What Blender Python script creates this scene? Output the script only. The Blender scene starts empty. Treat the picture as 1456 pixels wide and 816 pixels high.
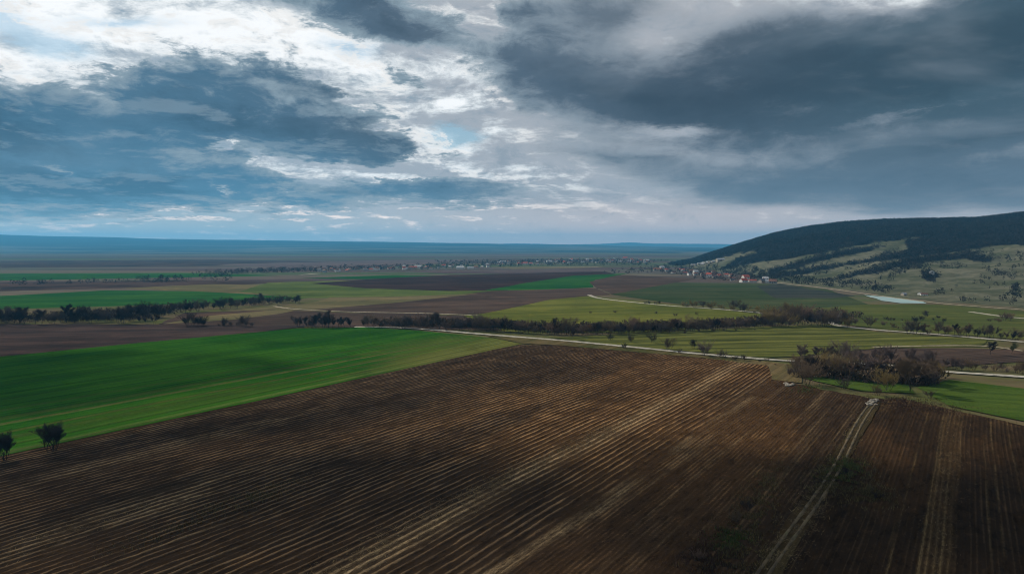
import bpy, math, random
import numpy as np
from mathutils import Vector, Matrix
random.seed(7); rng = np.random.default_rng(7)
S = bpy.context.scene
COL = S.collection
R = math.radians

# ------------------------------------------------------------------ camera
W0, H0, F0, CAMZ, HOR = 1456.0, 816.0, 970.0, 50.0, 349.0
PITCH = math.atan((H0/2-HOR)/F0)
cam = bpy.data.cameras.new('camera'); camo = bpy.data.objects.new('camera', cam); COL.objects.link(camo)
cam.sensor_width = 36; cam.lens = 36*F0/W0; cam.clip_start = 1; cam.clip_end = 80000
camo.location = (0, 0, CAMZ); camo.rotation_euler = (math.pi/2-PITCH, 0, 0)
S.camera = camo
cp, sp = math.cos(PITCH), math.sin(PITCH)
def ray(px, py):
    x = (px-W0/2)/F0; y = -(py-H0/2)/F0
    return np.array([x, cp+y*sp, -sp+y*cp])
def G(px, py, z=0.0):
    d = ray(px, py); t = (z-CAMZ)/d[2]
    return (d[0]*t, d[1]*t)
def proj(x, y, z):
    z = z-CAMZ
    dz = y*cp-z*sp; up = y*sp+z*cp
    return W0/2+F0*x/dz, H0/2-F0*up/dz
TH = math.atan(655/970.0)
UX, UY = math.sin(TH), math.cos(TH)
def uv2xy(u, v): return u*UX+v*UY, u*UY-v*UX
def xy2uv(x, y): return x*UX+y*UY, x*UY-y*UX

# ------------------------------------------------------------------ noise
def vn(x, y, seed=0):
    xi = np.floor(x).astype(np.int64); yi = np.floor(y).astype(np.int64)
    fx = x-xi; fy = y-yi; fx = fx*fx*(3-2*fx); fy = fy*fy*(3-2*fy)
    def h(a, b):
        n = (a*374761393+b*668265263+seed*1442695041) & 0x7fffffff
        n = ((n ^ (n >> 13))*1274126177) & 0x7fffffff
        return ((n ^ (n >> 16)) & 0xffff)/65535.0
    return (h(xi,yi)*(1-fx)+h(xi+1,yi)*fx)*(1-fy)+(h(xi,yi+1)*(1-fx)+h(xi+1,yi+1)*fx)*fy
def fbm(x, y, seed=0, o=4):
    r = 0; a = .5; s = 0
    for k in range(o):
        r = r+a*vn(x*2**k, y*2**k, seed+k); s += a; a *= .5
    return r/s

# ------------------------------------------------------------------ materials
class NT:
    def __init__(s, tree): s.t = tree; s.n = tree.nodes; s.l = tree.links
    def put(s, sock, v):
        if hasattr(v, 'is_linked') or isinstance(v, bpy.types.NodeSocket): s.l.new(v, sock)
        elif v is not None: sock.default_value = v
    def math(s, op, a, b=None, c=None, clamp=False):
        n = s.n.new('ShaderNodeMath'); n.operation = op; n.use_clamp = clamp
        s.put(n.inputs[0], a)
        if b is not None: s.put(n.inputs[1], b)
        if c is not None: s.put(n.inputs[2], c)
        return n.outputs[0]
    def add(s, a, b): return s.math('ADD', a, b)
    def mul(s, a, b): return s.math('MULTIPLY', a, b)
    def sub(s, a, b): return s.math('SUBTRACT', a, b)
    def smooth(s, v, a, b, lo=0.0, hi=1.0):
        n = s.n.new('ShaderNodeMapRange'); n.interpolation_type = 'SMOOTHSTEP'
        s.put(n.inputs[0], v); n.inputs[1].default_value = a; n.inputs[2].default_value = b
        n.inputs[3].default_value = lo; n.inputs[4].default_value = hi
        return n.outputs[0]
    def mix(s, f, a, b, mode='MIX'):
        n = s.n.new('ShaderNodeMix'); n.data_type = 'RGBA'; n.blend_type = mode; n.clamp_factor = True
        s.put(n.inputs[0], f)
        s.put(n.inputs[6], c4(a)); s.put(n.inputs[7], c4(b))
        return n.outputs[2]
    def noise(s, vec, scale, detail=4, rough=.55, dist=0.0, color=False):
        n = s.n.new('ShaderNodeTexNoise'); s.put(n.inputs['Vector'], vec)
        n.inputs['Scale'].default_value = scale; n.inputs['Detail'].default_value = detail
        n.inputs['Roughness'].default_value = rough; n.inputs['Distortion'].default_value = dist
        return n.outputs['Color' if color else 'Fac']
    def mapping(s, vec, loc=(0,0,0), rot=(0,0,0), sc=(1,1,1), kind='POINT'):
        n = s.n.new('ShaderNodeMapping'); n.vector_type = kind; s.put(n.inputs[0], vec)
        n.inputs[1].default_value = loc; n.inputs[2].default_value = rot; n.inputs[3].default_value = sc
        return n.outputs[0]
    def sep(s, v):
        n = s.n.new('ShaderNodeSeparateXYZ'); s.put(n.inputs[0], v); return n.outputs
    def comb(s, x, y, z):
        n = s.n.new('ShaderNodeCombineXYZ'); s.put(n.inputs[0], x); s.put(n.inputs[1], y); s.put(n.inputs[2], z); return n.outputs[0]
    def vmath(s, op, a, b=None):
        n = s.n.new('ShaderNodeVectorMath'); n.operation = op; s.put(n.inputs[0], a)
        if b is not None: s.put(n.inputs[1], b)
        return n.outputs['Value' if op in ('LENGTH','DOT_PRODUCT') else 'Vector']
    def attr(s, name):
        n = s.n.new('ShaderNodeAttribute'); n.attribute_name = name; return n.outputs['Fac']
    def ramp(s, f, stops, mode='LINEAR'):
        n = s.n.new('ShaderNodeValToRGB'); n.color_ramp.interpolation = mode; s.put(n.inputs[0], f)
        e = n.color_ramp.elements
        while len(e) < len(stops): e.new(0.5)
        for i, (p, c) in enumerate(stops): e[i].position = p; e[i].color = c4(c)
        return n.outputs[0]
def c4(c): return (*c, 1.0) if isinstance(c, (tuple, list)) and len(c) == 3 else c
def newmat(name, rough=.95, spec=0.0):
    m = bpy.data.materials.new(name); m.use_nodes = True
    t = NT(m.node_tree); b = t.n['Principled BSDF']
    b.inputs['Roughness'].default_value = rough; b.inputs['Specular IOR Level'].default_value = spec
    return m, t, b
def finish(t, b, col, bump=None, dist=.3, strength=.5):
    t.put(b.inputs['Base Color'], c4(col))
    if bump is not None:
        n = t.n.new('ShaderNodeBump'); n.inputs['Distance'].default_value = dist; n.inputs['Strength'].default_value = strength
        t.put(n.inputs['Height'], bump); t.l.new(n.outputs[0], b.inputs['Normal'])
def uvpos(t, theta=TH):
    """world position rotated so that x runs along the furrows (u), y across (v)"""
    g = t.n.new('ShaderNodeNewGeometry').outputs['Position']
    # u = x sin + y cos ; v = x cos - y sin
    u = t.vmath('DOT_PRODUCT', g, (math.sin(theta), math.cos(theta), 0))
    v = t.vmath('DOT_PRODUCT', g, (math.cos(theta), -math.sin(theta), 0))
    return t.comb(u, v, 0), u, v, g

def field_mat(name, base, alt, line=None, theta=TH, streak=.05, rows=0, rowamt=.35, patch=.012, bump=.25, bands=(), spots=()):
    """field: base/alt colours in long streaks along theta, soft patches, optional row lines, bands=(v,width,colour,amount)"""
    m, t, b = newmat(name)
    P, u, v, g = uvpos(t, theta)
    s1 = t.noise(t.mapping(P, sc=(.12, 1, 1)), streak*3, 5, .6)
    s2 = t.noise(t.mapping(P, sc=(.04, 1, 1), loc=(31, 7, 0)), streak, 3, .5)
    p1 = t.noise(g, patch, 4, .6)
    f = t.add(t.add(t.mul(s1, .4), t.mul(s2, .5)), t.mul(p1, .6))
    f = t.smooth(f, .6, .9)
    col = t.mix(f, base, alt)
    if line:
        l = t.smooth(t.noise(t.mapping(P, sc=(.02, 1, 1), loc=(5, 91, 0)), streak*4.5, 3, .6), .6, .72)
        col = t.mix(t.mul(l, .6), col, line)
    for (vc, w, c, a) in bands:
        wob = t.mul(t.sub(t.noise(t.mapping(P, sc=(.02, .02, 1)), 1.0, 2), .5), 3.0)
        d = t.math('ABSOLUTE', t.sub(t.add(v, wob), vc))
        k = t.smooth(d, 0, w, 1, 0)
        k = t.mul(k, t.smooth(t.noise(t.mapping(P, sc=(.2, 1, 1)), .8, 4, .7), .25, .6))
        col = t.mix(t.mul(k, a), col, c)
    for (uc, vc, su, sv, c, a) in spots:
        e = t.vmath('LENGTH', t.comb(t.mul(t.sub(u, uc), 1/su), t.mul(t.sub(v, vc), 1/sv), 0))
        k = t.smooth(t.add(e, t.mul(t.sub(s1, .5), 1.6)), 1.15, .25, 0, 1); col = t.mix(t.mul(k, a), col, c)
    fine = t.noise(g, 1.3, 5, .7)
    # passes of the machines: thin long lines, and blotches of thin or lush growth
    ln = t.noise(t.mapping(P, sc=(.006, 1, 1), loc=(17, 3, 0)), streak*9, 4, .7)
    col = t.mix(t.smooth(ln, .42, .62, 0, .55), col, t.mix(1, col, (.50, .50, .52), 'MULTIPLY'))
    blot = t.noise(g, patch*2.2, 6, .68, .6)
    col = t.mix(t.smooth(blot, .52, .7, 0, .6), col, t.mix(1, col, (1.7, 1.45, 1.3), 'MULTIPLY'))
    col = t.mix(t.smooth(blot, .46, .3, 0, .5), col, t.mix(1, col, (.55, .55, .55), 'MULTIPLY'))
    col = t.mix(t.mul(t.smooth(fine, .35, .75), .5), col, t.mix(1, col, (.55, .52, .5), 'MULTIPLY'))
    h = fine
    if rows:
        ww = t.math('SINE', t.mul(t.add(v, t.mul(t.noise(g, .05, 2), 3)), 2*math.pi/rows))
        h = t.add(t.mul(ww, .5), fine)
        col = t.mix(t.mul(t.smooth(ww, 0, 1), rowamt), col, t.mix(1, col, (1.7, 1.6, 1.5), 'MULTIPLY'))
    finish(t, b, col, h, bump, .6)
    return m

# ------------------------------------------------------------------ object helpers
def tag(o, label=None, cat=None, group=None, kind=None):
    if label: o['label'] = label
    if cat: o['category'] = cat
    if group: o['group'] = group
    if kind: o['kind'] = kind
    return o
def meshobj(name, verts, faces, mat=None, parent=None, smooth=False):
    me = bpy.data.meshes.new(name)
    me.from_pydata([tuple(map(float, v)) for v in verts], [], faces)
    if mat: me.materials.append(mat)
    if smooth: me.shade_smooth()
    o = bpy.data.objects.new(name, me); COL.objects.link(o)
    if parent: o.parent = parent
    return o
def npmesh(name, co, faces, mat=None, smooth=False, mats=None, midx=None):
    """co Nx3 array, faces MxK array"""
    me = bpy.data.meshes.new(name); k = faces.shape[1]; M = len(faces)
    me.vertices.add(len(co)); me.vertices.foreach_set('co', np.asarray(co, np.float32).ravel())
    me.loops.add(M*k); me.loops.foreach_set('vertex_index', faces.astype(np.int32).ravel())
    me.polygons.add(M); me.polygons.foreach_set('loop_start', np.arange(0, M*k, k, dtype=np.int32))
    for mm in (mats or [mat]): me.materials.append(mm)
    if midx is not None: me.polygons.foreach_set('material_index', midx.astype(np.int32))
    me.update(calc_edges=True); me.validate()
    if smooth: me.shade_smooth()
    return me
def link(name, me, parent=None):
    o = bpy.data.objects.new(name, me); COL.objects.link(o)
    if parent: o.parent = parent
    return o
def grid_faces(n, m):
    a = (np.arange(n-1)[:, None]*m+np.arange(m-1)[None, :]).ravel()
    return np.stack([a, a+m, a+m+1, a+1], 1)
def up(me):
    """make faces look up"""
    return me

_sheet = [0]
def sheet(name, pts, mat, z=None, jit=1.0, px=True, step=6.0):
    """flat field cut out in plan; its edge runs a little unevenly"""
    P = [G(*p) for p in pts] if px else pts
    out = []; n = len(P)
    for i in range(n):
        a = np.array(P[i]); b = np.array(P[(i+1) % n]); L = np.linalg.norm(b-a)
        st = max(step, np.linalg.norm(a)*.02)
        k = max(1, int(L/st)); nrm = np.array([-(b-a)[1], (b-a)[0]])/max(L, 1e-6)
        j = jit*max(1, np.linalg.norm(a)/300)
        for q in range(k):
            p = a+(b-a)*q/k
            o_ = (fbm(np.array([p[0]/25]), np.array([p[1]/25]), 5)[0]-.5)*2*j+(vn(np.array([p[0]/5.]), np.array([p[1]/5.]), 9)[0]-.5)*j*.6
            out.append(p+nrm*o_)
    _sheet[0] += 1
    z = z if z is not None else .02+_sheet[0]*.012
    area = sum(out[i][0]*out[(i+1) % len(out)][1]-out[(i+1) % len(out)][0]*out[i][1] for i in range(len(out)))
    if area < 0: out = out[::-1]
    o = meshobj(name, [(p[0], p[1], z) for p in out], [list(range(len(out)))], mat)
    return tag(o, kind='structure')
def ribbon(name, pts, w, mat, z, wob=.25):
    """road or track: a crowned strip following points (px,py) on the ground"""
    P = np.array([G(*p) for p in pts])
    # resample (catmull-rom)
    Q = []
    for i in range(len(P)-1):
        p0 = P[max(i-1, 0)]; p1 = P[i]; p2 = P[i+1]; p3 = P[min(i+2, len(P)-1)]
        for s in np.linspace(0, 1, 14, endpoint=False):
            Q.append(.5*((2*p1)+(-p0+p2)*s+(2*p0-5*p1+4*p2-p3)*s*s+(-p0+3*p1-3*p2+p3)*s**3))
    Q.append(P[-1]); Q = np.array(Q)
    T = np.gradient(Q, axis=0); T /= np.linalg.norm(T, axis=1)[:, None]; N = np.stack([-T[:, 1], T[:, 0]], 1)
    vs = []; prof = [(-.5, -.06), (-.42, .05), (0, .09), (.42, .05), (.5, -.06)]
    for i, (q, n) in enumerate(zip(Q, N)):
        ww = w*(1+wob*(fbm(np.array([i*.31]), np.array([w*7.]), 3)[0]-.5)*2)
        for a, h in prof: vs.append((q[0]+n[0]*a*ww, q[1]+n[1]*a*ww, z+h))
    k = len(prof)
    fs = [(i*k+j, i*k+j+1, (i+1)*k+j+1, (i+1)*k+j) for i in range(len(Q)-1) for j in range(k-1)]
    fs = [f[::-1] for f in fs]
    return tag(meshobj(name, vs, fs, mat, smooth=True), kind='structure')

# ------------------------------------------------------------------ ground base
def ground_material():
    m, t, b = newmat('plain_ground')
    g = t.n.new('ShaderNodeNewGeometry').outputs['Position']
    # distant patchwork of strip fields
    def cells(sc, loc):
        v = t.n.new('ShaderNodeTexVoronoi'); v.inputs['Scale'].default_value = 1.0; v.inputs['Randomness'].default_value = .9
        t.put(v.inputs['Vector'], t.mapping(g, loc=loc, rot=(0, 0, R(4)), sc=sc))
        return t.sep(v.outputs['Color'])[0]
    a = t.ramp(cells((1/900, 1/170, 0), (3.3, 1.7, 0)), [(0, (.075, .055, .06)), (.2, (.10, .085, .09)), (.36, (.05, .09, .045)), (.5, (.045, .035, .04)), (.62, (.12, .105, .085)), (.78, (.07, .085, .05)), (.9, (.11, .085, .075))], 'CONSTANT')
    c2 = t.ramp(cells((1/420, 1/90, 0), (.3, 5.7, 0)), [(0, (.06, .07, .035)), (.3, (.10, .085, .05)), (.55, (.065, .05, .04)), (.8, (.05, .085, .03))], 'CONSTANT')
    y = t.vmath('LENGTH', g)
    col = t.mix(.35, a, c2)
    near = t.mix(t.smooth(t.noise(g, .03, 5, .6), .35, .65), (.075, .085, .028), (.11, .085, .05))
    col = t.mix(t.smooth(y, 550, 900), near, col)
    f = t.noise(t.mapping(g, sc=(.3, 1, 1)), .08, 5, .65)
    col = t.mix(t.smooth(f, .4, .7, 0, .5), col, t.mix(1, col, (.55, .55, .6), 'MULTIPLY'))
    finish(t, b, col, t.noise(g, .6, 5, .7), .3, .5)
    return m
gm = ground_material()
rad = [0, 60, 150, 300, 500, 800, 1200, 1800, 2600, 3600, 5000, 7000, 10000, 14000, 15300]
vs = [(0, 0, 0)]; fs = []; NA = 96
for r in rad[1:]:
    for k in range(NA):
        a = 2*math.pi*k/NA; vs.append((r*math.cos(a), r*math.sin(a), 0))
for k in range(NA): fs.append((0, 1+k, 1+(k+1) % NA))
for i in range(len(rad)-2):
    for k in range(NA):
        a = 1+i*NA+k; b_ = 1+i*NA+(k+1) % NA; fs.append((a, a+NA, b_+NA, b_))
tag(meshobj('ground', vs, fs, gm), kind='structure')

# ------------------------------------------------------------------ ploughed fields: real ridges
def plough_mat(name, dark, mid, straw, stops):
    m, t, b = newmat(name, 1.0, 0)
    P, u, v, g = uvpos(t)
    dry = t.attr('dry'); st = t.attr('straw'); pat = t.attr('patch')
    clod = t.noise(g, 2.2, 6, .75)
    mot = t.noise(t.mapping(P, sc=(.35, 1, 1)), .55, 5, .75)
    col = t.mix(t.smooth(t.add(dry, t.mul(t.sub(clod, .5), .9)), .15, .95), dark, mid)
    col = t.mix(pat, col, t.mix(1, col, (2.0, 1.75, 1.4), 'MULTIPLY'))  # brighter patches: soil variation plus painted sunlight
    k = t.mul(st, t.smooth(t.noise(t.mapping(P, sc=(.25, 1, 1)), 2.6, 5, .8), .32, .68))
    k = t.mul(k, t.smooth(dry, -.2, .7))
    col = t.mix(k, col, straw)
    col = t.mix(t.smooth(mot, .5, .36, 0, .65), col, t.mix(1, col, (.42, .42, .44), 'MULTIPLY'))
    col = t.mix(t.smooth(mot, .54, .68, 0, .55), col, t.mix(1, col, (2.0, 1.85, 1.6), 'MULTIPLY'))
    spk = t.noise(g, 5.0, 3, .8)
    col = t.mix(t.smooth(spk, .64, .76, 0, .8), col, t.mix(1, col, (3.0, 2.8, 2.5), 'MULTIPLY'))
    finish(t, b, col, t.add(t.add(clod, t.mul(spk, .5)), mot), .35, 1.0)
    return m
def plough(name, mat, v0, v1, dv, du, u0, uend, prof, zoff):
    nv = int((v1-v0)/dv)+1; vv = np.linspace(v0, v1, nv)
    ue = uend(vv)+(fbm(vv/6, vv*0, 3)-.5)*4
    nu = int((300-u0)/du)+1; s = np.linspace(0, 1, nu)
    V = np.repeat(vv[:, None], nu, 1); U = u0+(ue[:, None]-u0)*s[None, :]
    Z, dry, straw, patch = prof(U, V)
    edge = np.clip((ue[:, None]-U)/3, 0, 1)*np.clip(np.minimum(V-v0, v1-V)/1.2, 0, 1)
    Z = Z*edge-.15*(1-edge)
    X, Y = U*UX+V*UY, U*UY-V*UX
    co = np.stack([X.ravel(), Y.ravel(), (Z+zoff).ravel()], 1)
    me = npmesh(name, co, grid_faces(nv, nu), mat, smooth=True)
    for nm, arr in (('dry', dry), ('straw', straw), ('patch', patch)):
        a = me.attributes.new(nm, 'FLOAT', 'POINT'); a.data.foreach_set('value', np.clip(arr, 0, 1).astype(np.float32).ravel())
    return tag(link(name, me), kind='structure')
def sstep(x, a, b):
    t_ = np.clip((x-a)/(b-a), 0, 1); return t_*t_*(3-2*t_)
def gau(x, c, w): return np.exp(-((x-c)/w)**2)

def prof_main(U, V):
    wob = (fbm(U/70, V/70, 11, 3)-.5)*2.4+(vn(U/9, V/1.8, 12)-.5)*.12
    sp1, sp2 = 1.8, .95
    fine = sstep(V, -66, -56)
    ph1 = np.cos((V+wob)*2*math.pi/sp1); ph2 = np.cos((V+wob)*2*math.pi/sp2)
    r1 = (.5+.5*ph1)**1.6; r2 = (.5+.5*ph2)
    rough = fbm(U/14, V/3.5, 21)                       # where ridges have slumped
    strk = gau(V+(fbm(U/40, V/40, 5)-.5)*5, -79, 3.2)*sstep(U, 20, 60)*.9
    strk2 = gau(V+(fbm(U/30, V/30, 6)-.5)*4, -58, 1.3)*sstep(fbm(U/30, V/8, 8), .35, .6)
    amp = .25*(1-.75*strk)*(1-sstep(rough, .46, .68)*.75)
    z = amp*r1*(1-fine)+.09*r2*fine
    # long swells along the rows and scattered clods
    z = z+(fbm(U/25, V/7, 31)-.5)*.35+(vn(U/.9, V/.5, 41)-.5)*.10+(vn(U/2.3, V/1.4, 42)-.5)*.12
    row = np.floor((V+wob)/sp1)
    rowvar = vn(row*3.7, U/60, 51)*.6+.2
    mott = fbm(U/7, V/5, 52, 4)                     # some ridges are paler than others
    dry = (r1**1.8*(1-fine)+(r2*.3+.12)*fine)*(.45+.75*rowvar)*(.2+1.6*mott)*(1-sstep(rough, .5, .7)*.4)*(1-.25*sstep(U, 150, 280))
    straw = strk*1.0+strk2*.9
    # pale residue left on a few stretches
    left = gau(V+(U-70)*.02, -128, 5)*sstep(U, 20, 35)*(1-sstep(U, 75, 100))*.55
    left2 = gau(V, -163, 4)*sstep(U, 45, 70)*(1-sstep(U, 120, 150))*.4
    straw = straw+(left+left2)*sstep(fbm(U/9, V/3, 61), .3, .6)
    st3 = sstep(fbm(U/60, V/1.6, 71, 3), .60, .78)*.28*sstep(V, -75, -55)
    straw = straw+st3+.22*sstep(fbm(U/80, V/2.0, 73, 3), .66, .78)
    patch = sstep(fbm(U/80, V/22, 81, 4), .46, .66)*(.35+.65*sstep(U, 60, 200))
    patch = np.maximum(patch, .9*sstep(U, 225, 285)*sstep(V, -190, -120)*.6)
    patch = patch+.8*gau(V, -52, 12)*gau(U, 185, 50)+.55*gau(V, -95, 30)*gau(U, 262, 30)  # sunlit centre and far end painted brighter into the soil colour
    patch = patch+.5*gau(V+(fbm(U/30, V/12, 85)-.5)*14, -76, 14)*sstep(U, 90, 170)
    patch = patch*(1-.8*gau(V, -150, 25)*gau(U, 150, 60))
    return z, dry, straw, patch
def prof_right(U, V):
    wob = (fbm(U/60, V/60, 111, 3)-.5)*1.4
    r = .5+.5*np.cos((V+wob)*2*math.pi/.95)
    z = .11*r*(.4+.8*fbm(U/20, V/4, 112))+(fbm(U/14, V/6, 113)-.5)*.45+(vn(U/.9, V/.5, 114)-.5)*.08
    strip = sstep(V+(fbm(U/25, V/25, 120)-.5)*1.2, -6.2, -5.0)*(1-sstep(V+(fbm(U/22, V/25, 121)-.5)*1.2, -1.4, -.3))
    lines = gau(V+(fbm(U/18, V*0, 131)-.5)*.8, 4.0, .25)+gau(V+(fbm(U/16, V*0, 132)-.5)*.9, 5.6, .22)+gau(V+(fbm(U/15, V*0, 133)-.5)*.9, -9.5, .25)+gau(V+(fbm(U/15, V*0, 134)-.5)*.8, 9.5, .3)
    tl = gau(V+(fbm(U/15, V*0, 135)-.5)*.5, -5.4, .22)+gau(V+(fbm(U/15, V*0, 136)-.5)*.5, -2.7, .2)
    z = z-strip*.05
    head = sstep(U, 222, 240)*sstep(fbm(U/8, V/8, 150), .35, .6)
    straw = strip*.38+lines*.6*sstep(fbm(U/12, V/3, 140), .35, .6)+tl*.6+head*.35
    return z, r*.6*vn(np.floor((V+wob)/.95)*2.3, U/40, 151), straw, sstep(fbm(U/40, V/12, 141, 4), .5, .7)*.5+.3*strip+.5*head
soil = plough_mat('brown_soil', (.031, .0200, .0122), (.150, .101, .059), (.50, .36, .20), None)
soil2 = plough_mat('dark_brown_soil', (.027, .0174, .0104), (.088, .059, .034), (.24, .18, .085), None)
def uv_of(px, py): return xy2uv(*G(px, py))
UEM = [uv_of(*p) for p in [(738, 490), (800, 491), (900, 500), (1000, 509), (1094, 519), (1102, 536), (1130, 546), (1200, 560), (1237, 566)]]
vE = np.array([p[1] for p in UEM]); uE = np.array([p[0] for p in UEM]); o_ = np.argsort(vE); vE = vE[o_]; uE = uE[o_]
VL, VT = uv_of(0, 650)[1], uv_of(1090, 816)[1]
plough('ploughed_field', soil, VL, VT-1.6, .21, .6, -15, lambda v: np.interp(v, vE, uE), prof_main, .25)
UER = [uv_of(*p) for p in [(1250, 567), (1290, 568), (1350, 581), (1456, 604), (1560, 625)]]
vR = np.array([p[1] for p in UER]+[70.]); uR = np.array([p[0] for p in UER]+[225.])
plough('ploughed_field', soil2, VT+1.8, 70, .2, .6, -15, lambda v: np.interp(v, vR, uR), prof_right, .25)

# ------------------------------------------------------------------ other fields (sheets)
M_green = field_mat('winter_wheat', (.013, .062, .006), (.032, .105, .009), None, streak=.03, rows=3.2, rowamt=.12,
    bands=[(-223, 2.6, (.10, .10, .035), .8), (-212.5, 2.0, (.10, .10, .03), .75), (-236, .9, (.012, .035, .008), .8), (-249, .7, (.012, .04, .008), .7), (-268, 1.0, (.012, .05, .008), .6), (-199, 2.0, (.06, .10, .02), .6), (-230, 4.5, (.055, .055, .02), .55), (-206, 3, (.06, .065, .02), .5), (-242, 2.5, (.05, .05, .02), .45), (-258, 3.5, (.02, .05, .012), .5), (-285, 5, (.02, .05, .012), .45), (-192, 3, (.10, .12, .035), .7)],
    spots=[(285, -196, 110, 22, (.125, .125, .036), .9), (270, -215, 60, 30, (.075, .10, .022), .6), (120, -205, 60, 12, (.04, .075, .012), .6)])
M_mauve = field_mat('bare_mauve_soil', (.026, .022, .022), (.075, .052, .045), None, theta=R(80), streak=.02)
M_brown = field_mat('bare_brown_soil', (.046, .034, .028), (.078, .055, .043), (.10, .075, .055), theta=R(70), streak=.02, rows=3)
M_dbrown = field_mat('dark_bare_soil', (.028, .019, .019), (.045, .029, .026), (.06, .04, .034), theta=R(82), streak=.012)
M_tan = field_mat('dry_stubble', (.10, .095, .045), (.15, .125, .065), (.2, .16, .08), theta=R(75), streak=.02)
M_olive = field_mat('olive_pasture', (.055, .085, .022), (.095, .125, .035), (.13, .12, .05), theta=R(78), streak=.02)
M_lime = field_mat('fresh_pasture', (.078, .094, .018), (.135, .142, .030), (.15, .125, .045), theta=R(75), streak=.02)
M_mead = field_mat('valley_meadow', (.056, .074, .020), (.088, .098, .028), (.12, .10, .045), theta=R(95), streak=.02)
M_fgreen = field_mat('distant_winter_wheat', (.014, .07, .016), (.03, .10, .018), None, theta=R(82), streak=.015)
M_vgreen = field_mat('village_pasture', (.034, .054, .022), (.058, .072, .032), (.08, .075, .04), theta=R(85), streak=.015)
M_dark = field_mat('damp_dark_ground', (.028, .035, .032), (.05, .055, .045), None, theta=R(85), streak=.02)
def striped():
    m, t, b = newmat('wavy_strips')
    P, u, v, g = uvpos(t, R(84))
    wob = t.mul(t.noise(t.mapping(P, sc=(.006, .02, 1)), 1, 3), 26)
    s = t.math('SINE', t.mul(t.add(v, wob), 2*math.pi/15))  # wavy stripes of paler and darker green
    s2 = t.math('SINE', t.mul(t.add(v, t.mul(wob, 1.4)), 2*math.pi/8.3))
    f = t.smooth(t.add(t.add(t.mul(s, .8), t.mul(s2, .6)), t.mul(t.sub(t.noise(t.mapping(P, sc=(.2, 1, 1)), .12, 5, .7), .5), 6)), -2.2, 2.2)
    col = t.mix(f, (.028, .038, .01), (.125, .13, .034))
    col = t.mix(t.smooth(t.noise(g, .9, 5, .7), .4, .75, 0, .5), col, (.05, .045, .02))
    finish(t, b, col, t.noise(g, 1.2, 4), .3, .5); return m
M_strip = striped()
# far plain first, then nearer ones on top
sheet('far_field', [(0,371),(300,369),(470,372),(300,378),(0,381)], M_mauve)
sheet('far_field', [(300,376),(560,370),(700,368),(560,379),(420,382)], field_mat('pale_bare_soil', (.085, .066, .068), (.12, .095, .09), theta=R(88), streak=.01))
sheet('far_field', [(-300,391),(0,389),(260,388),(400,392),(0,399),(-300,400)], M_fgreen)
sheet('far_field', [(0,403),(260,398),(420,401),(300,407),(120,411),(0,414)], M_mauve)
sheet('far_field', [(170,410),(300,404),(470,407),(560,412),(420,421),(320,417)], M_tan)
sheet('far_field', [(420,396),(560,391),(640,392),(520,397)], M_fgreen)
sheet('far_field', [(560,386),(760,383),(910,381),(800,389),(640,389)], field_mat('grey_bare_soil', (.075, .058, .062), (.10, .08, .08), theta=R(88), streak=.01))
sheet('far_field', [(700,380),(860,379),(840,381),(730,382.5)], M_tan)
sheet('far_field', [(-500,428),(0,421),(150,413),(270,414),(350,418),(440,424),(290,432),(70,438),(-500,452)], M_fgreen)
sheet('far_field', [(380,402),(520,398),(640,400),(800,412),(700,416),(560,424),(430,424),(340,415)], M_olive)
sheet('far_field', [(440,403),(560,395),(640,391),(860,386),(880,391),(820,395),(720,413),(640,414),(520,410)], M_dbrown)
sheet('far_field', [(690,413),(750,402),(815,392),(890,389),(880,393),(845,398),(845,409),(760,412)], M_fgreen)
sheet('far_field', [(846,409),(838,401),(880,391),(990,396),(960,403),(872,419)], M_brown)
sheet('pasture', [(868,419),(960,402),(1100,404),(1175,411),(1235,433),(1160,438),(1095,441),(960,432)], M_vgreen)
sheet('damp_meadow', [(1075,407),(1110,404),(1215,421),(1180,424),(1100,424)], M_dark)
sheet('far_field', [(450,440),(560,430),(700,414),(850,410),(868,419),(838,421),(780,427),(690,446),(560,449)], M_brown)
sheet('far_field', [(330,441),(440,432),(470,423),(560,422),(680,418),(560,431),(460,439),(380,444)], M_tan)
sheet('far_field', [(225,462),(262,445),(390,441),(520,446),(700,450),(720,470),(520,466)], M_brown)
sheet('far_field', [(232,461),(300,449),(440,437),(400,446),(330,455)], M_tan)
sheet('pasture', [(660,450),(690,446),(780,427),(838,421),(960,434),(1085,447),(1110,458),(900,474),(720,472)], M_lime)
sheet('meadow', [(1095,447),(1180,437),(1235,433),(1330,433),(1470,444),(1800,470),(1900,515),(1470,484),(1250,469),(1185,459)], M_mead)
sheet('pasture', [(780,481),(900,475),(1100,464),(1185,462),(1250,473),(1405,483),(1392,494),(1250,495),(1135,507),(1090,510),(900,493)], M_strip)
sheet('ploughed_patch', [(1200,503),(1250,496),(1392,496),(1500,500),(1500,512),(1345,522),(1230,515)], M_brown)
sheet('ploughed_patch', [(-500,480),(-200,463),(0,461),(232,462),(440,464),(365,473),(200,488),(0,508),(-500,560)], M_mauve)
sheet('wheat_field', [(-900,640),(-500,556),(0,508),(200,488),(365,473),(420,467.5),(520,466),(600,471),(700,481),(742,489.5),(480,546),(0,650),(-900,846)], M_green, jit=.6)
M_gr2 = field_mat('green_corner', (.038, .072, .012), (.062, .10, .02), (.10, .09, .035), theta=R(110), streak=.03, bands=[])
sheet('grass_field', [(1305,552),(1350,541),(1480,556),(1700,580),(1700,650),(1456,600),(1350,578)], M_gr2)
sheet('grass_strip', [(1145,539),(1190,534),(1290,548),(1300,560),(1225,557)], M_gr2)
M_verge = field_mat('dry_verge', (.06, .062, .022), (.13, .10, .05), (.17, .13, .07), streak=.06)
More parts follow.
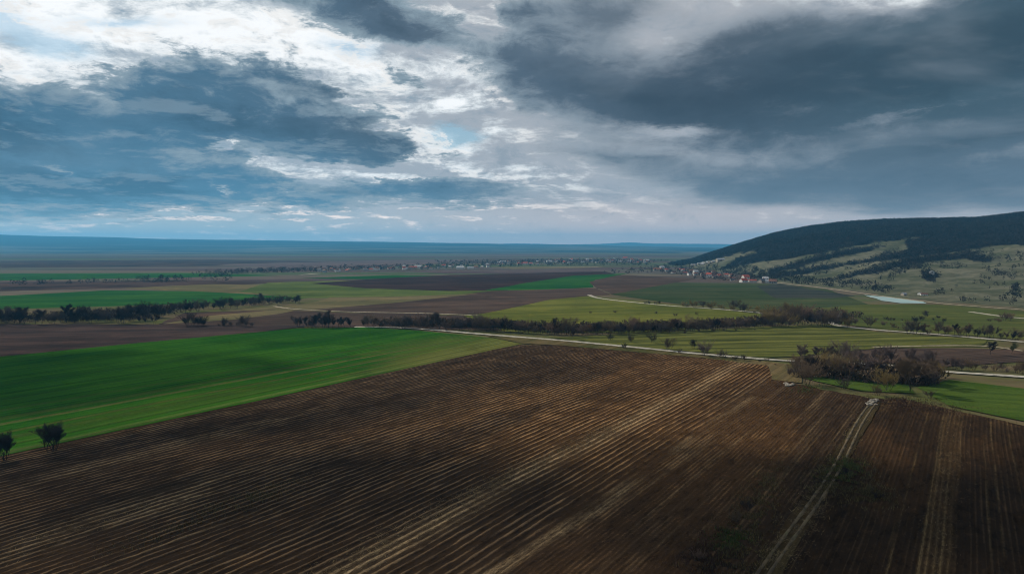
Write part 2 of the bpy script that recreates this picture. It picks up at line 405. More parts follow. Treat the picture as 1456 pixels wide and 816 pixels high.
sheet('verge', [(742,489),(690,478),(760,482),(900,496),(1000,506),(1100,516),(1130,520),(1140,545),(1100,541),(1092,521),(1000,510),(900,501),(800,492)], M_verge)
m_water, t_, b_ = newmat('pale_water', .3, .5); finish(t_, b_, t_.mix(t_.noise(t_.n.new('ShaderNodeNewGeometry').outputs['Position'], .05, 4), (.20, .34, .34), (.38, .47, .44)), t_.noise(t_.n.new('ShaderNodeNewGeometry').outputs['Position'], .5, 3), .05, .3)
sheet('water', [(1228,420),(1262,423),(1310,429),(1318,432),(1280,431.5),(1255,428)], m_water)

# roads and tracks
def track_mat(name, c1, c2, sc=.4):
    m, t, b = newmat(name, .9, .2); g = t.n.new('ShaderNodeNewGeometry').outputs['Position']
    f = t.smooth(t.noise(g, sc, 6, .7), .35, .65)
    cc = t.mix(t.smooth(t.noise(g, .22, 5, .75), .54, .66, 0, .75), t.mix(f, c1, c2), (.09, .085, .04))
    finish(t, b, cc, t.noise(g, 3, 4, .7), .1, .6); return m
M_white = track_mat('pale_gravel', (.21, .195, .155), (.37, .35, .295))
M_tanr = track_mat('sandy_track', (.17, .14, .09), (.29, .25, .17))
M_dirt = track_mat('dry_dirt', (.035, .025, .014), (.12, .09, .05), .35)
TRACK = [(505,465.5),(545,466),(600,468.5),(700,477),(800,485),(900,494.5),(1000,504.5),(1080,511),(1125,514),(1180,516),(1250,519),(1340,529),(1456,537),(1700,556),(1900,575)]
ribbon('gravel_road', TRACK, 3.9, M_white, .45)
ribbon('gravel_road', [(838,420),(850,424),(880,428),(950,435),(1020,440),(1090,446),(1150,449)], 4.5, M_white, .42)
ribbon('gravel_road', [(1170,452),(1180,459),(1198,464.5),(1250,470),(1330,476),(1456,487),(1700,506)], 4.5, M_white, .42)
ribbon('dirt_road', [(1040,400.5),(1100,402),(1180,411),(1240,419.5),(1330,431),(1400,437),(1456,441),(1600,452),(1800,468)], 5.0, M_tanr, .42)
ribbon('dirt_track', [(1240,494.5),(1330,492.5),(1400,493),(1456,500)], 2.6, M_tanr, .42)
ribbon('gravel_road', [(1380,444),(1440,452),(1520,458)], 5, M_white, .42)
ribbon('gravel_road', [(390,436),(420,440),(500,444),(600,446),(680,449)], 3, M_tanr, .42)
ribbon('far_road', [(426,391),(455,389)], 7, M_white, .42)
ribbon('far_road', [(700,380.8),(760,380.4),(850,379.6)], 7, M_white, .42)
# the field track between the two ploughed fields, drawn along the furrows
tp = []
for u in range(-20, 256, 12):
    x, y = uv2xy(u, VT+.6*math.sin(u*.05)+.15); tp.append(proj(x, y, 0) if y > 5 else None)
tp = [p for p in tp if p]
for off in (-.75, .75):
    tp = []
    for u in range(-20, 256, 12):
        x, y = uv2xy(u, VT+.6*math.sin(u*.05)+.15+off); tp.append(proj(x, y, 0) if y > 5 else None)
    ribbon('dirt_track', [p for p in tp if p], .6, M_dirt, .34, .6)
base_m = field_mat('track_margin', (.028, .020, .011), (.060, .046, .022), (.09, .075, .034), streak=.12)
sheet('track_margin', [uv2xy(-20, VT-2.2), uv2xy(-20, VT+2.4), uv2xy(250, VT+1.8), uv2xy(248, VT-1.5)], base_m, z=.3, px=False, jit=.7, step=2.5)

# ------------------------------------------------------------------ right hill
BX = np.array([930, 960, 1000, 1050, 1100, 1180, 1240, 1320, 1456, 1700, 2300]); BY = np.array([374, 378, 383, 391, 402.5, 409, 417, 427, 438, 452, 470.])
CX = np.array([930, 960, 985, 1000, 1050, 1100, 1150, 1200, 1250, 1300, 1340, 1380, 1420, 1456, 1700, 2300]); CY = np.array([373.5, 374, 370, 364.5, 348.5, 333.5, 324, 318, 315, 314, 314, 313.5, 309, 305, 296, 285.])
CD = np.interp(CX, [930, 1000, 1100, 1300, 1456, 2300], [2020, 2000, 1850, 1600, 1500, 1300])
def hill_cols(px):
    by = np.interp(px, BX, BY); cy = np.interp(px, CX, CY); cd = np.interp(px, CX, CD)
    bd = CAMZ*F0/(by-HOR)
    zc = CAMZ-(cy-HOR)/F0*cd
    return bd, cd, np.maximum(zc, -1)
NPX, NT_ = 420, 150
pxs = np.linspace(930, 2300, NPX); tt = np.concatenate([np.linspace(-.06, 1, 120), np.linspace(1.02, 2.0, 30)])
bd, cd, zc = hill_cols(pxs)
def smin(a): return a*a*(3-2*a)
Dg = np.zeros((NPX, NT_)); Zg = np.zeros((NPX, NT_))
for j, t in enumerate(tt):
    D = bd+(cd-bd)*t
    if t <= 1:
        s = max(t, 0); z = zc*(.62*smin(s)+.38*s**1.15)
        if t < 0: z = zc*0-3
    else:
        z = zc*(1-smin(min(1, (t-1)))*1.0)-3*(t-1)
    Dg[:, j] = D; Zg[:, j] = z
Xg = (pxs[:, None]-W0/2)/F0*Dg*1.0; Yg = Dg
# gullies running down the slope and small terracing
T2 = np.broadcast_to(tt[None, :], Dg.shape)
env = np.clip(T2*4, 0, 1)*np.clip((1-T2)*3, 0, 1)*np.clip(zc[:, None]/40, 0, 1)
q = (Xg*.75+Yg*.55)
gul = (fbm(q/110, (Xg-Yg)/420, 201, 4)-.5)*34+(fbm(Xg/45, Yg/60, 202, 4)-.5)*12
Zg = Zg+gul*env+(fbm(Xg/90, Yg/90, 204, 3)-.5)*3*np.clip(T2*6, 0, 1)*np.clip(zc[:, None]/40, 0, 1)*(T2 > .9)
m_hill, t, b = newmat('hill_grass')
g = t.n.new('ShaderNodeNewGeometry').outputs['Position']
f1 = t.smooth(t.noise(g, .012, 6, .6), .38, .62); f2 = t.smooth(t.noise(t.mapping(g, sc=(.5, .5, 3)), .08, 5, .7), .4, .65)
c = t.mix(f1, (.078, .088, .050), (.165, .16, .11)); c = t.mix(t.mul(f2, .6), c, (.05, .06, .032))
c = t.mix(t.smooth(t.noise(g, .02, 5, .7, 1.5), .62, .75, 0, .5), c, (.17, .14, .10))
c = t.mix(t.smooth(t.sep(g)[2], 90, 140), c, (.03, .034, .03))
c = t.mix(t.attr('wood'), c, (.022, .022, .022))
finish(t, b, c, t.add(t.noise(g, .06, 6, .7), t.mul(t.noise(g, .35, 4, .7), .4)), 9, 1.0)
HILLXY = (Xg.ravel(), Yg.ravel(), Zg.ravel())
hm = npmesh('hill', np.stack([Xg.ravel(), Yg.ravel(), Zg.ravel()], 1), grid_faces(NPX, NT_)[:, ::-1], m_hill, smooth=True)
tag(link('hill', hm), kind='structure')
def hill_z(x, y):
    """height of the hill surface at plan point (arrays)"""
    px = x/y*F0+W0/2
    i = (px-930)/(2300-930)*(NPX-1); i0 = np.clip(np.floor(i).astype(int), 0, NPX-2); fi = np.clip(i-i0, 0, 1)
    b0, c0, _ = hill_cols(px); t = (y-b0)/(c0-b0)
    jj = np.interp(t, tt, np.arange(NT_)); j0 = np.clip(np.floor(jj).astype(int), 0, NT_-2); fj = jj-j0
    z = (Zg[i0, j0]*(1-fi)+Zg[i0+1, j0]*fi)*(1-fj)+(Zg[i0, j0+1]*(1-fi)+Zg[i0+1, j0+1]*fi)*fj
    z = np.where((px < 930) | (t < 0), 0, z)
    return np.maximum(z, 0)
def on_ground(px, py):
    """first point of the terrain seen through a photo point"""
    d = ray(px, py); ts = np.linspace(100, 6500, 9000); X = d[0]*ts; Y = d[1]*ts; Z = CAMZ+d[2]*ts
    hz = hill_z(X, Y); k = np.argmax(Z <= hz)
    if Z[k] > hz[k]: return None
    return X[k], Y[k], hz[k]

# ------------------------------------------------------------------ far hills
def far_ridge(name, pts, crestD, baseD, mat, seed, rough=6):
    X_ = np.array([p[0] for p in pts]); Y_ = np.array([p[1] for p in pts])
    n = 300; px = np.linspace(X_[0], X_[-1], n); cy = np.interp(px, X_, Y_)
    m = 50; t_ = np.linspace(0, 1.6, m)
    zc = CAMZ+(HOR-cy)/F0*crestD
    D = baseD+(crestD-baseD)*t_[None, :]+np.zeros((n, 1))
    X = (px[:, None]-W0/2)/F0*D
    s = np.where(t_ <= 1, t_**2.2, 1-(t_-1)*1.2)
    Z = zc[:, None]*s[None, :]
    e = np.clip(t_*3, 0, 1)[None, :]
    Z = Z+(fbm(X/700, D/900, seed, 5)-.5)*rough*3*e*np.clip(1.3-t_, 0, 1)[None, :]+(fbm(X/900, D*0, seed+9, 5)-.5)*rough*e*np.clip(zc[:,None]/60,0,1)-2*(1-np.clip(t_*8, 0, 1))[None, :]
    me = npmesh(name, np.stack([X.ravel(), D.ravel(), Z.ravel()], 1), grid_faces(n, m)[:, ::-1], mat, smooth=True)
    tag(link(name, me), kind='structure')
m_far, t, b = newmat('wooded_far_hill'); g = t.n.new('ShaderNodeNewGeometry').outputs['Position']
c = t.mix(t.smooth(t.noise(t.mapping(g, sc=(.35, 1, 2)), .0022, 6, .62), .42, .62), (.012, .020, .022), (.085, .095, .085))
c = t.mix(t.smooth(t.sep(g)[2], 30, 80), c, (.012, .022, .024))  # dark wood colour, tinted teal to carry some of the distance haze
finish(t, b, c, t.noise(g, .01, 5, .7), 20, .6)
far_ridge('far_hills', [(-900, 326), (-300, 331), (0, 333.5), (60, 335.5), (160, 337), (230, 339.5), (330, 341), (480, 343), (620, 345), (750, 347), (850, 348.6), (950, 350.5), (1060, 353), (1150, 354.5)], 9000, 3600, m_far, 301, 8)
far_ridge('far_hills', [(560, 349), (640, 348.3), (730, 346.2), (765, 346.5), (800, 348), (850, 347), (895, 344.7), (930, 346.4), (1000, 346.6), (1060, 347.5), (1150, 349), (1500, 347), (2200, 345)], 13500, 10500, m_far, 311, 5)

# ------------------------------------------------------------------ woods (mass of crowns too many to count)
def inside(px, py, poly):
    c = np.zeros(px.shape, bool); n = len(poly); j = n-1
    for i in range(n):
        xi, yi = poly[i]; xj, yj = poly[j]
        c ^= ((yi > py) != (yj > py)) & (px < (xj-xi)*(py-yi)/((yj-yi) or 1e-9)+xi); j = i
    return c
tuftT = []
def tuft_cloud(pos, hgt, rad_, mat, name, label, tri=34, size=.95):
    n = len(pos); k = tri
    a = rng.uniform(0, 2*math.pi, (n, k)); rr = np.sqrt(rng.uniform(0, 1, (n, k))); zz = rng.uniform(0, 1, (n, k))
    shape = np.sin(np.clip(zz, 0, 1)**.6*math.pi*.93)+.12
    cx = pos[:, None, 0]+np.cos(a)*rr*shape*rad_[:, None]; cy = pos[:, None, 1]+np.sin(a)*rr*shape*rad_[:, None]
    cz = pos[:, None, 2]+(.08+.9*zz)*hgt[:, None]
    c = np.stack([cx, cy, cz], -1)[:, :, None, :]
    off = rng.normal(0, 1, (n, k, 3, 3)); off /= np.linalg.norm(off, axis=-1, keepdims=True)
    off[..., 2] *= 1.3
    sz = rng.uniform(.5, 1.1, (n, k, 1, 1))*size*(rad_[:, None, None, None]/3.0)**.5
    co = (c+off*sz).reshape(-1, 3)
    me = npmesh(name, co, np.arange(len(co)).reshape(-1, 3), mat)
    return tag(link(name, me), label=label, cat='wood', kind='stuff')
def wood_mat(name, a, bcol):
    m, t, b = newmat(name); g = t.n.new('ShaderNodeNewGeometry'); pos = g.outputs['Position']
    f = t.add(t.mul(t.noise(pos, .05, 4, .6), .7), t.mul(g.outputs['Random Per Island'], .4))
    finish(t, b, t.mix(t.smooth(f, .42, .78), a, bcol)); return m
M_wood = wood_mat('dark_wood', (.016, .019, .021), (.065, .06, .055))
M_wood2 = wood_mat('grey_brown_wood', (.045, .034, .026), (.12, .085, .055))
polysW = [
 [(940,380),(985,369),(1000,362),(1050,340),(1100,325),(1200,305),(1320,303),(1390,303),(1456,290),(1480,290),(1480,350),(1437,348),(1400,349),(1340,353),(1290,361),(1288,352),(1287,344),(1330,338),(1300,338),(1262,345),(1217,349),(1190,355),(1092,371),(1060,377),(1030,382),(1045,372),(1078,357),(1062,358),(1030,366),(985,374)],
 [(1092,384),(1130,375),(1170,362),(1215,356),(1262,349),(1240,356),(1190,367),(1150,376),(1092,390)],
 [(1092,391),(1150,380),(1200,373),(1290,359),(1350,350),(1440,346),(1400,352),(1350,358),(1292,366),(1220,376),(1150,388),(1100,396)],
 [(1190,397),(1240,382),(1275,374),(1310,366),(1330,363),(1365,361),(1400,364),(1414,373),(1400,374),(1370,368),(1330,370),(1290,380),(1245,387),(1200,399)],
 [(1265,378),(1300,372),(1312,380),(1290,386),(1282,398),(1266,400)], [(1308,386),(1322,384),(1332,392),(1326,402),(1312,396)],
 [(1000,395),(1030,382),(1060,377),(1092,388),(1150,396),(1200,400),(1240,404),(1272,412),(1262,417.5),(1200,409),(1092,401)],
 [(1325,412),(1352,411),(1352,418),(1325,419)], [(1362,424),(1372,423),(1378,429),(1362,430)], [(1425,425),(1440,412),(1446,400),(1448,425),(1440,432),(1425,431)], [(1434,347),(1480,340),(1480,355),(1440,352)],
 [(1400,384),(1420,386),(1440,394),(1420,392)],
]
N = 110000
pxr = rng.uniform(945, 2200, N); b0, c0, _ = hill_cols(pxr)
tr = rng.uniform(0, 1, N)**.75*1.12; Yr = b0+(c0-b0)*tr; Xr = (pxr-W0/2)/F0*Yr; Zr = hill_z(Xr, Yr)
qx, qy = proj(Xr, Yr, Zr)
wj = (fbm(Xr/30, Yr/30, 77)-.5)*9
keep = np.zeros(N, bool)
ragged = fbm(Xr/22, Yr/22, 93, 3) > .47
for i_, P_ in enumerate(polysW): keep |= inside(qx+wj*1.5, qy+wj*.5, P_)&(ragged|(i_ in (0, 1, 2, 3, 5)))&(rng.uniform(0, 1, N) < (.95 if i_ in (0, 5, 1, 2, 3) else .6))
keep |= (tr > .97)&(tr < 1.1)&(pxr > 985)
keep |= (pxr > 1475)&((tr > .62)|(fbm(Xr/120, Yr/120, 79) > .6))
hx, hy, hz_ = HILLXY
ok = (hy > 10); gx, gy = proj(hx, hy, hz_); wv = np.zeros(len(hx))
wj2 = (fbm(hx/30, hy/30, 77)-.5)*9
for P_ in polysW[:4]+polysW[5:6]: wv[inside(gx+wj2*1.5, gy+wj2*.5, P_)] = 1
wv[(hx/hy*F0+W0/2 > 1475)&(fbm(hx/120, hy/120, 79) > .6)] = 1
wa = hm.attributes.new('wood', 'FLOAT', 'POINT'); wa.data.foreach_set('value', wv.astype(np.float32))
loose = rng.uniform(0, 1, N) < .10*np.clip((fbm(Xr/45, Yr/45, 91)-.5)*6, .05, 1)
keep |= loose&(pxr > 1090)
pos = np.stack([Xr, Yr, Zr], 1)[keep]; n = len(pos)
hh = rng.uniform(4, 7.5, n)*np.where(tr[keep] < .35, .75, 1)
tuft_cloud(pos, hh, hh*rng.uniform(.45, .62, n), M_wood, 'hillside_wood', 'dark bare wood covering the upper slope and gullies of the hill on the right', 22, 1.05)

# village and far tree masses
def mass(polys, count, h, mat, name, label, tri=30, size=1.0):
    P = []
    for poly, c in zip(polys, count):
        xs = [p[0] for p in poly]; ys = [p[1] for p in poly]; k = 0; tries = 0
        while k < c and tries < c*40:
            tries += 1
            x = random.uniform(min(xs), max(xs)); y = random.uniform(min(ys), max(ys))
            if inside(np.array([x]), np.array([y]), poly)[0]:
                g_ = on_ground(x, y)
                if g_: P.append(g_); k += 1
    P = np.array(P); hh = rng.uniform(h*.6, h*1.15, len(P))
    return tuft_cloud(P, hh, hh*rng.uniform(.5, .75, len(P)), mat, name, label, tri, size)
mass([[(925,379),(990,374),(1060,378),(1100,388),(1105,402),(1000,398),(960,390),(925,386)], [(855,388),(900,381),(930,384),(930,389),(870,390)]], [330, 30], 6, M_wood, 'village_trees', 'dark trees crowding between the houses at the hill foot')
mass([[(560,378.5),(700,373.5),(760,369.5),(880,368.5),(930,373),(925,377.5),(820,378),(700,380),(600,384),(480,384.5),(380,389.5),(270,391),(290,389),(430,381.5)]], [900], 7, M_wood, 'distant_trees', 'far dark tree belts strung between the distant village houses')
mass([[(10,403),(330,397),(330,400),(10,406)], [(190,397),(260,394),(260,398),(190,399)], [(280,392),(330,390),(330,394),(280,394)],[(620,371),(950,370),(950,372),(620,374)]], [60, 25, 25, 200], 6, M_wood, 'distant_hedges', 'thin far hedges dotted across the plain on the left')
mass([[(540,464),(680,468),(800,474),(960,471),(1090,463),(1090,458),(960,466),(800,469),(680,463),(540,461)], [(1092,462),(1210,461),(1230,452),(1180,444),(1100,447)], [(0,459.5),(100,457.5),(190,455),(300,438),(430,429),(410,426),(260,437),(100,450),(0,454)], [(1125,538),(1180,530),(1300,536),(1345,540),(1320,550),(1240,546),(1180,540)]], [700, 160, 500, 220], 5, M_wood2, 'hedge_undergrowth', 'low bramble and twig undergrowth filling the hedgerow bottoms', 40, .7)

# ------------------------------------------------------------------ bare trees and shrubs
def bare_plant(name, seed, height, spread, stems, levels, twigs, trunk_r, crown_base=.25):
    """returns (wood mesh, twig mesh): tapered limbs forking outward, fine twigs at the ends"""
    rs = random.Random(seed); V = []; Fc = []; V2 = []; F2 = []
    def cone(VV, FF, a, b, r0, r1, k):
        d = (b-a); L = d.length
        if L < 1e-4: return
        d.normalize(); s = d.orthogonal().normalized(); t = d.cross(s); i0 = len(VV)
        for p, r in ((a, r0), (b, r1)):
            for q in range(k):
                an = 2*math.pi*q/k; VV.append(p+(s*math.cos(an)+t*math.sin(an))*r)
        for q in range(k): FF.append((i0+q, i0+(q+1) % k, i0+k+(q+1) % k, i0+k+q))
    pts = []
    def grow(p, d, L, r, lev):
        segs = 4; q = p
        for s in range(segs):
            d2 = (d+Vector((rs.gauss(0, .17), rs.gauss(0, .17), rs.gauss(0, .08)+.10))).normalized()
            e = q+d2*L/segs; r1 = r*.8
            cone(V, Fc, q, e, r, r1, 5 if lev < 2 else 3)
            if lev >= 1 or s >= 2: pts.append((q.copy(), e.copy(), d2.copy()))
            q, r, d = e, r1, d2
            if lev < levels and (s >= 1 or lev > 0):
                for _ in range(rs.choice((1, 1, 2))):
                    an = rs.uniform(0, 6.283); ax = Vector((math.cos(an), math.sin(an), rs.uniform(-.25, .5)))
                    nd = (d*.8+ax*spread*rs.uniform(.6, 1.2)).normalized()
                    grow(q.copy(), nd, L*rs.uniform(.42, .72), r*.62, lev+1)
    for k in range(stems):
        a = 2*math.pi*k/stems+rs.uniform(-.5, .5)
        base = Vector((math.cos(a), math.sin(a), 0))*((stems > 1)*rs.uniform(.02, .10)*height)
        ln = rs.uniform(.15, .5)*(stems > 1)*spread*1.3
        d = Vector((math.cos(a)*ln, math.sin(a)*ln, 1)).normalized()
        grow(base-Vector((0, 0, .3)), d, height*rs.uniform(.55, .72), trunk_r*(1 if stems == 1 else .7)*rs.uniform(.7, 1), 0)
    for _ in range(twigs):
        p, e, d = rs.choice(pts); q = p.lerp(e, rs.random())
        an = rs.uniform(0, 6.283); ax = Vector((math.cos(an), math.sin(an), rs.uniform(-.1, .5)))
        nd = (d*.6+ax*rs.uniform(.4, 1.0)+Vector((0, 0, .35))).normalized()
        L = rs.uniform(.4, 1.2)*height*.13
        m = q+nd*L*.5; e2 = m+(nd+Vector((rs.gauss(0, .3), rs.gauss(0, .3), .2))).normalized()*L*.5
        w = height*.0026
        cone(V2, F2, q, m, w, w*.8, 3); cone(V2, F2, m, e2, w*.8, w*.3, 3)
        if rs.random() < .5:
            e3 = m+(nd*.5+Vector((rs.gauss(0, .6), rs.gauss(0, .6), .3))).normalized()*L*.4; cone(V2, F2, m, e3, w*.7, w*.3, 3)
    zs = sorted(v.z for v in V2); k = height/zs[int(len(zs)*.99)]
    def mk(nm, VV, FF, mat):
        co = np.array([tuple(v*k) for v in VV]); me = npmesh(nm, co, np.array(FF), mat); return me
    return mk('trunk', V, Fc, M_bark), mk('crown', V2, F2, M_tw['grey'])
def twig_mat(name, a, b_c):
    m, t, b = newmat(name, .9, .1); oi = t.n.new('ShaderNodeObjectInfo'); g = t.n.new('ShaderNodeNewGeometry')
    f = t.add(t.mul(oi.outputs['Random'], .6), t.mul(g.outputs['Random Per Island'], .4))
    finish(t, b, t.mix(f, a, b_c)); return m
M_bark = twig_mat('bark', (.035, .028, .023), (.06, .05, .042))
M_tw = {'grey': twig_mat('grey_twigs', (.05, .038, .036), (.085, .062, .056)), 'dark': twig_mat('dark_twigs', (.016, .013, .015), (.034, .026, .027)),
        'red': twig_mat('reddish_twigs', (.10, .062, .045), (.17, .11, .08)), 'ochre': twig_mat('ochre_twigs', (.13, .095, .035), (.22, .16, .06)),
        'brown': twig_mat('brown_twigs', (.085, .06, .04), (.15, .105, .065)), 'mauve': twig_mat('mauve_twigs', (.095, .07, .064), (.16, .12, .105)), 'olive': twig_mat('budding_twigs', (.07, .085, .025), (.11, .11, .035))}
PT = [bare_plant('tree', 10+i, 8, .8, 1, 3, 2600, .17) for i in range(5)]
PN = [bare_plant('shrub', 140+i, 5, .6, 9, 3, 5200, .11) for i in range(2)]
PS = [bare_plant('shrub', 40+i, 5, .7, 7, 2, 2400, .07) for i in range(6)]
PL = [bare_plant('low', 70+i, 3, 1.0, 9, 1, 1500, .045) for i in range(4)]
used = {}
def plant(kind, x, y, h, tone, label, group=None, z=0, wide=1.0):
    T = {'tree': (PT, 8, 'bare_tree', 'tree'), 'shrub': (PS, 5, 'bare_shrub', 'shrub'), 'bush': (PL, 3, 'low_bush', 'bush'), 'near': (PN, 5, 'bare_tree', 'tree')}[kind]
    mw, mt = random.choice(T[0]); s = h/T[1]
    e = bpy.data.objects.new(T[2], None); COL.objects.link(e); e.empty_display_size = .5
    e.location = (x, y, z); e.rotation_euler = (0, 0, random.uniform(0, 6.28)); e.scale = (s*wide*random.uniform(.9, 1.15), s*wide*random.uniform(.9, 1.15), s)
    tag(e, label, T[3], group)
    w = bpy.data.objects.new('trunk', mw); COL.objects.link(w); w.parent = e
    c = bpy.data.objects.new('crown', mt); COL.objects.link(c); c.parent = e
    c.material_slots[0].link = 'OBJECT'; c.material_slots[0].material = M_tw[tone]
    if tone == 'dark': w.material_slots[0].link = 'OBJECT'; w.material_slots[0].material = M_tw['dark']
    return e
def hpx(px, py, h_px):  # metres for a height in photo pixels at this ground point
    x, y = G(px, py); return h_px*y/F0
def at(px, py): return G(px, py)
def row(kinds, pts, n, hp, tones, label, group, wide=1.1, jy=.8, skip=None):
    pts = np.array(pts, float); L = np.concatenate([[0], np.cumsum(np.abs(np.diff(pts[:, 0])))])
    for i in range(n):
        s = (i+random.uniform(.1, .9))/n*L[-1]
        px = np.interp(s, L, pts[:, 0]); py = np.interp(s, L, pts[:, 1])+random.uniform(-jy, jy)
        if skip and any(a < px < b for a, b in skip): continue
        h0 = np.interp(s/L[-1], np.linspace(0, 1, len(hp)), hp)
        x, y = at(px, py); k = random.choice(kinds)
        plant(k, x, y, hpx(px, py, h0*random.choice((.6, .8, .95, 1.0, 1.05, 1.3))*random.uniform(.88, 1.12))*(.6 if k == 'bush' else 1), random.choice(tones), label, group, wide=wide)

# the two trees at the edge of the green field, near left
x, y = at(76, 642); plant('near', x, y, 6.8, 'dark', 'bushy dark bare tree on the near edge of the green field, standing whole in view', 'bare trees on the near edge of the green field', wide=1.1)
x, y = at(6, 655); plant('near', x, y, 6.6, 'dark', 'dark bare tree on the green field edge, cut by the left frame edge', 'bare trees on the near edge of the green field', wide=1.0)
row(['tree', 'shrub', 'shrub'], [(-40,463),(0,461),(100,459.5),(180,458),(250,447),(300,440),(360,435),(430,431)], 58, [22, 21, 19, 17, 15, 12, 10], ['dark', 'dark', 'grey'],
    'bare dark shrub in the long tree belt beyond the mauve field on the left', 'trees of the long dark belt on the left', wide=1.2, jy=1.6)
row(['tree'], [(196,459),(226,461)], 5, [13, 15], ['dark', 'grey'], 'small bare tree standing in the gap at the mauve field corner', 'small trees at the mauve field corner')
row(['shrub'], [(264,464),(294,464)], 5, [18, 17], ['dark'], 'dark bare shrub in the short clump at the mauve field far edge', 'short dark clump at the mauve field edge', jy=.4)
row(['bush', 'shrub'], [(305,464),(362,464.5)], 8, [10, 14, 9], ['dark', 'grey'], 'low dark bush in the row right of the short clump', 'low bushes beyond the mauve field', jy=.4)
row(['shrub', 'tree'], [(422,465.5),(460,466),(500,466.5)], 14, [17, 20, 12], ['dark', 'dark', 'grey'], 'dark bare shrub in the clump behind the top corner of the green field', 'dark clump behind the green field corner', jy=.5)
row(['shrub', 'shrub', 'tree'], [(515,464.5),(540,466),(680,470),(800,476),(880,475),(960,472.5),(1100,465)], 112, [12, 18, 18, 19, 17, 16, 16], ['dark', 'brown', 'grey', 'red', 'brown', 'brown', 'mauve'],
    'bare brown shrub in the long hedgerow running behind the pale gravel road', 'shrubs of the long central hedgerow', wide=1.15, jy=1.0)
row(['shrub', 'bush'], [(830,468),(1080,455)], 10, [9, 8], ['ochre', 'brown', 'olive'], 'yellowish budding shrub on the pasture just behind the long hedgerow', 'yellowish shrubs behind the central hedgerow', jy=2)
singles = [('tree', 813, 483, 17, 'grey', 'small lone bare tree on the pasture edge behind the gravel road'),
 ('bush', 868, 484, 9, 'dark', 'low dark bush on the pasture, first right of the lone tree'),
 ('shrub', 897, 487, 12, 'grey', 'grey bare shrub beside a lone low dark bush on the pasture'),
 ('bush', 888, 496, 9, 'dark', 'flat dark bush on the near verge of the gravel road'),
 ('shrub', 928, 488, 14, 'dark', 'dark upright shrub on the far verge of the gravel road'),
 ('shrub', 950, 499, 19, 'brown', 'airy brown shrub standing on the gravel road verge'),
 ('bush', 966, 503, 8, 'grey', 'small grey bush at the foot of the airy brown shrub'),
 ('shrub', 986, 496, 14, 'dark', 'dark bushy shrub on the pasture left of the widest verge shrub'),
 ('shrub', 1002, 507, 23, 'mauve', 'widest mauve twiggy shrub straddling the gravel road verge'),
 ('bush', 1027, 510, 14, 'grey', 'grey twiggy bush on the field side verge, right of the widest shrub'),
 ('bush', 1045, 512, 7, 'dark', 'tiny dark bush on the verge nearest the brown field corner'),
 ('tree', 1408, 505, 20, 'dark', 'round dark tree at the end of the brown strip on the right'),
 ('tree', 1438, 503, 16, 'olive', 'pale budding tree right of the round dark tree'),
 ('shrub', 1236, 466, 17, 'grey', 'grey spreading shrub just behind the right hand road bend'),
 ('shrub', 1148, 547, 36, 'brown', 'large spreading bare tree at the left end of the big thicket'),
 ('tree', 1294, 557, 50, 'brown', 'tallest bare brown tree at the front of the big thicket'),
 ('tree', 1316, 550, 38, 'brown', 'brown tree at the right end of the big thicket'),
 ('shrub', 1262, 556, 34, 'ochre', 'yellowish shrub in front of the thicket, left of the tallest tree'),
 ('bush', 1247, 562, 16, 'brown', 'low brown bush at the plough edge under the thicket'),
 ('bush', 1200, 553, 18, 'grey', 'small grey bush on the grass strip before the thicket'),
 ('bush', 1322, 566, 13, 'grey', 'small twiggy bush at the corner of the green field on the right'),
 ('shrub', 1180, 528, 28, 'ochre', 'ochre tinged shrub in the left part of the thicket')]
for k, px, py, hp, tn, lb in singles:
    x, y = at(px, py); plant(k, x, y, hpx(px, py, hp), tn, lb, wide=1.15)
row(['shrub', 'tree', 'shrub'], [(1122,534),(1180,533),(1240,540),(1300,546),(1345,540)], 42, [22, 27, 28, 31, 24, 18], ['grey', 'brown', 'brown', 'red', 'ochre', 'mauve', 'dark'],
    'bare shrub packed inside the big thicket beside the ploughed field', 'shrubs packed in the big thicket', wide=1.1, jy=5)
row(['tree', 'shrub'], [(1130,512),(1220,514),(1290,520),(1345,524)], 24, [17, 21, 20, 17], ['mauve', 'grey', 'mauve'],
    'mauve grey tree of the back row beyond the gravel road behind the thicket', 'back row trees behind the thicket', wide=1.1, jy=1.5)
row(['shrub', 'tree'], [(1285,475),(1340,477),(1400,480),(1470,487)], 22, [17, 14, 16, 15], ['grey', 'dark', 'brown'], 'dark shrub in the row lining the far side of the right hand road', 'shrubs lining the right hand road', jy=.8)
row(['shrub', 'bush'], [(1350,526),(1400,526),(1470,532)], 11, [18, 20, 26], ['grey', 'brown', 'mauve'], 'bare grey shrub in the row along the far edge of the lane at right', 'shrubs along the lane at right', jy=1)
row(['shrub', 'tree', 'shrub'], [(1085,462),(1130,464),(1160,463),(1215,466)], 24, [20, 22, 20, 16], ['red', 'brown', 'mauve', 'ochre'], 'reddish bare shrub in the copse where the hedgerow meets the right hand road', 'shrubs of the reddish copse', wide=1.15, jy=2.5)
row(['shrub', 'bush'], [(1090,450),(1140,447),(1200,449)], 14, [13, 15, 13], ['red', 'mauve', 'ochre'], 'purple brown bush in the rear rows of the reddish copse', 'rear bushes of the reddish copse', wide=1.3, jy=2.5)
row(['shrub', 'bush'], [(968,436),(1010,440),(1100,445)], 16, [9, 12, 10], ['ochre', 'brown', 'ochre', 'grey'], 'ochre bush in the loose band along the near side of the curving pasture road', 'ochre bushes by the pasture road', wide=1.3, jy=2.0)
row(['bush'], [(915,432),(940,433)], 4, [8, 8], ['dark'], 'dark small bush on the pasture beyond the curving road', 'dark bushes beyond the curving road', jy=.6)
row(['bush', 'shrub'], [(1300,457),(1345,455)], 6, [9, 11], ['grey', 'dark'], 'dark bush scattered in the middle of the valley meadow', 'meadow bushes in the valley', jy=4)
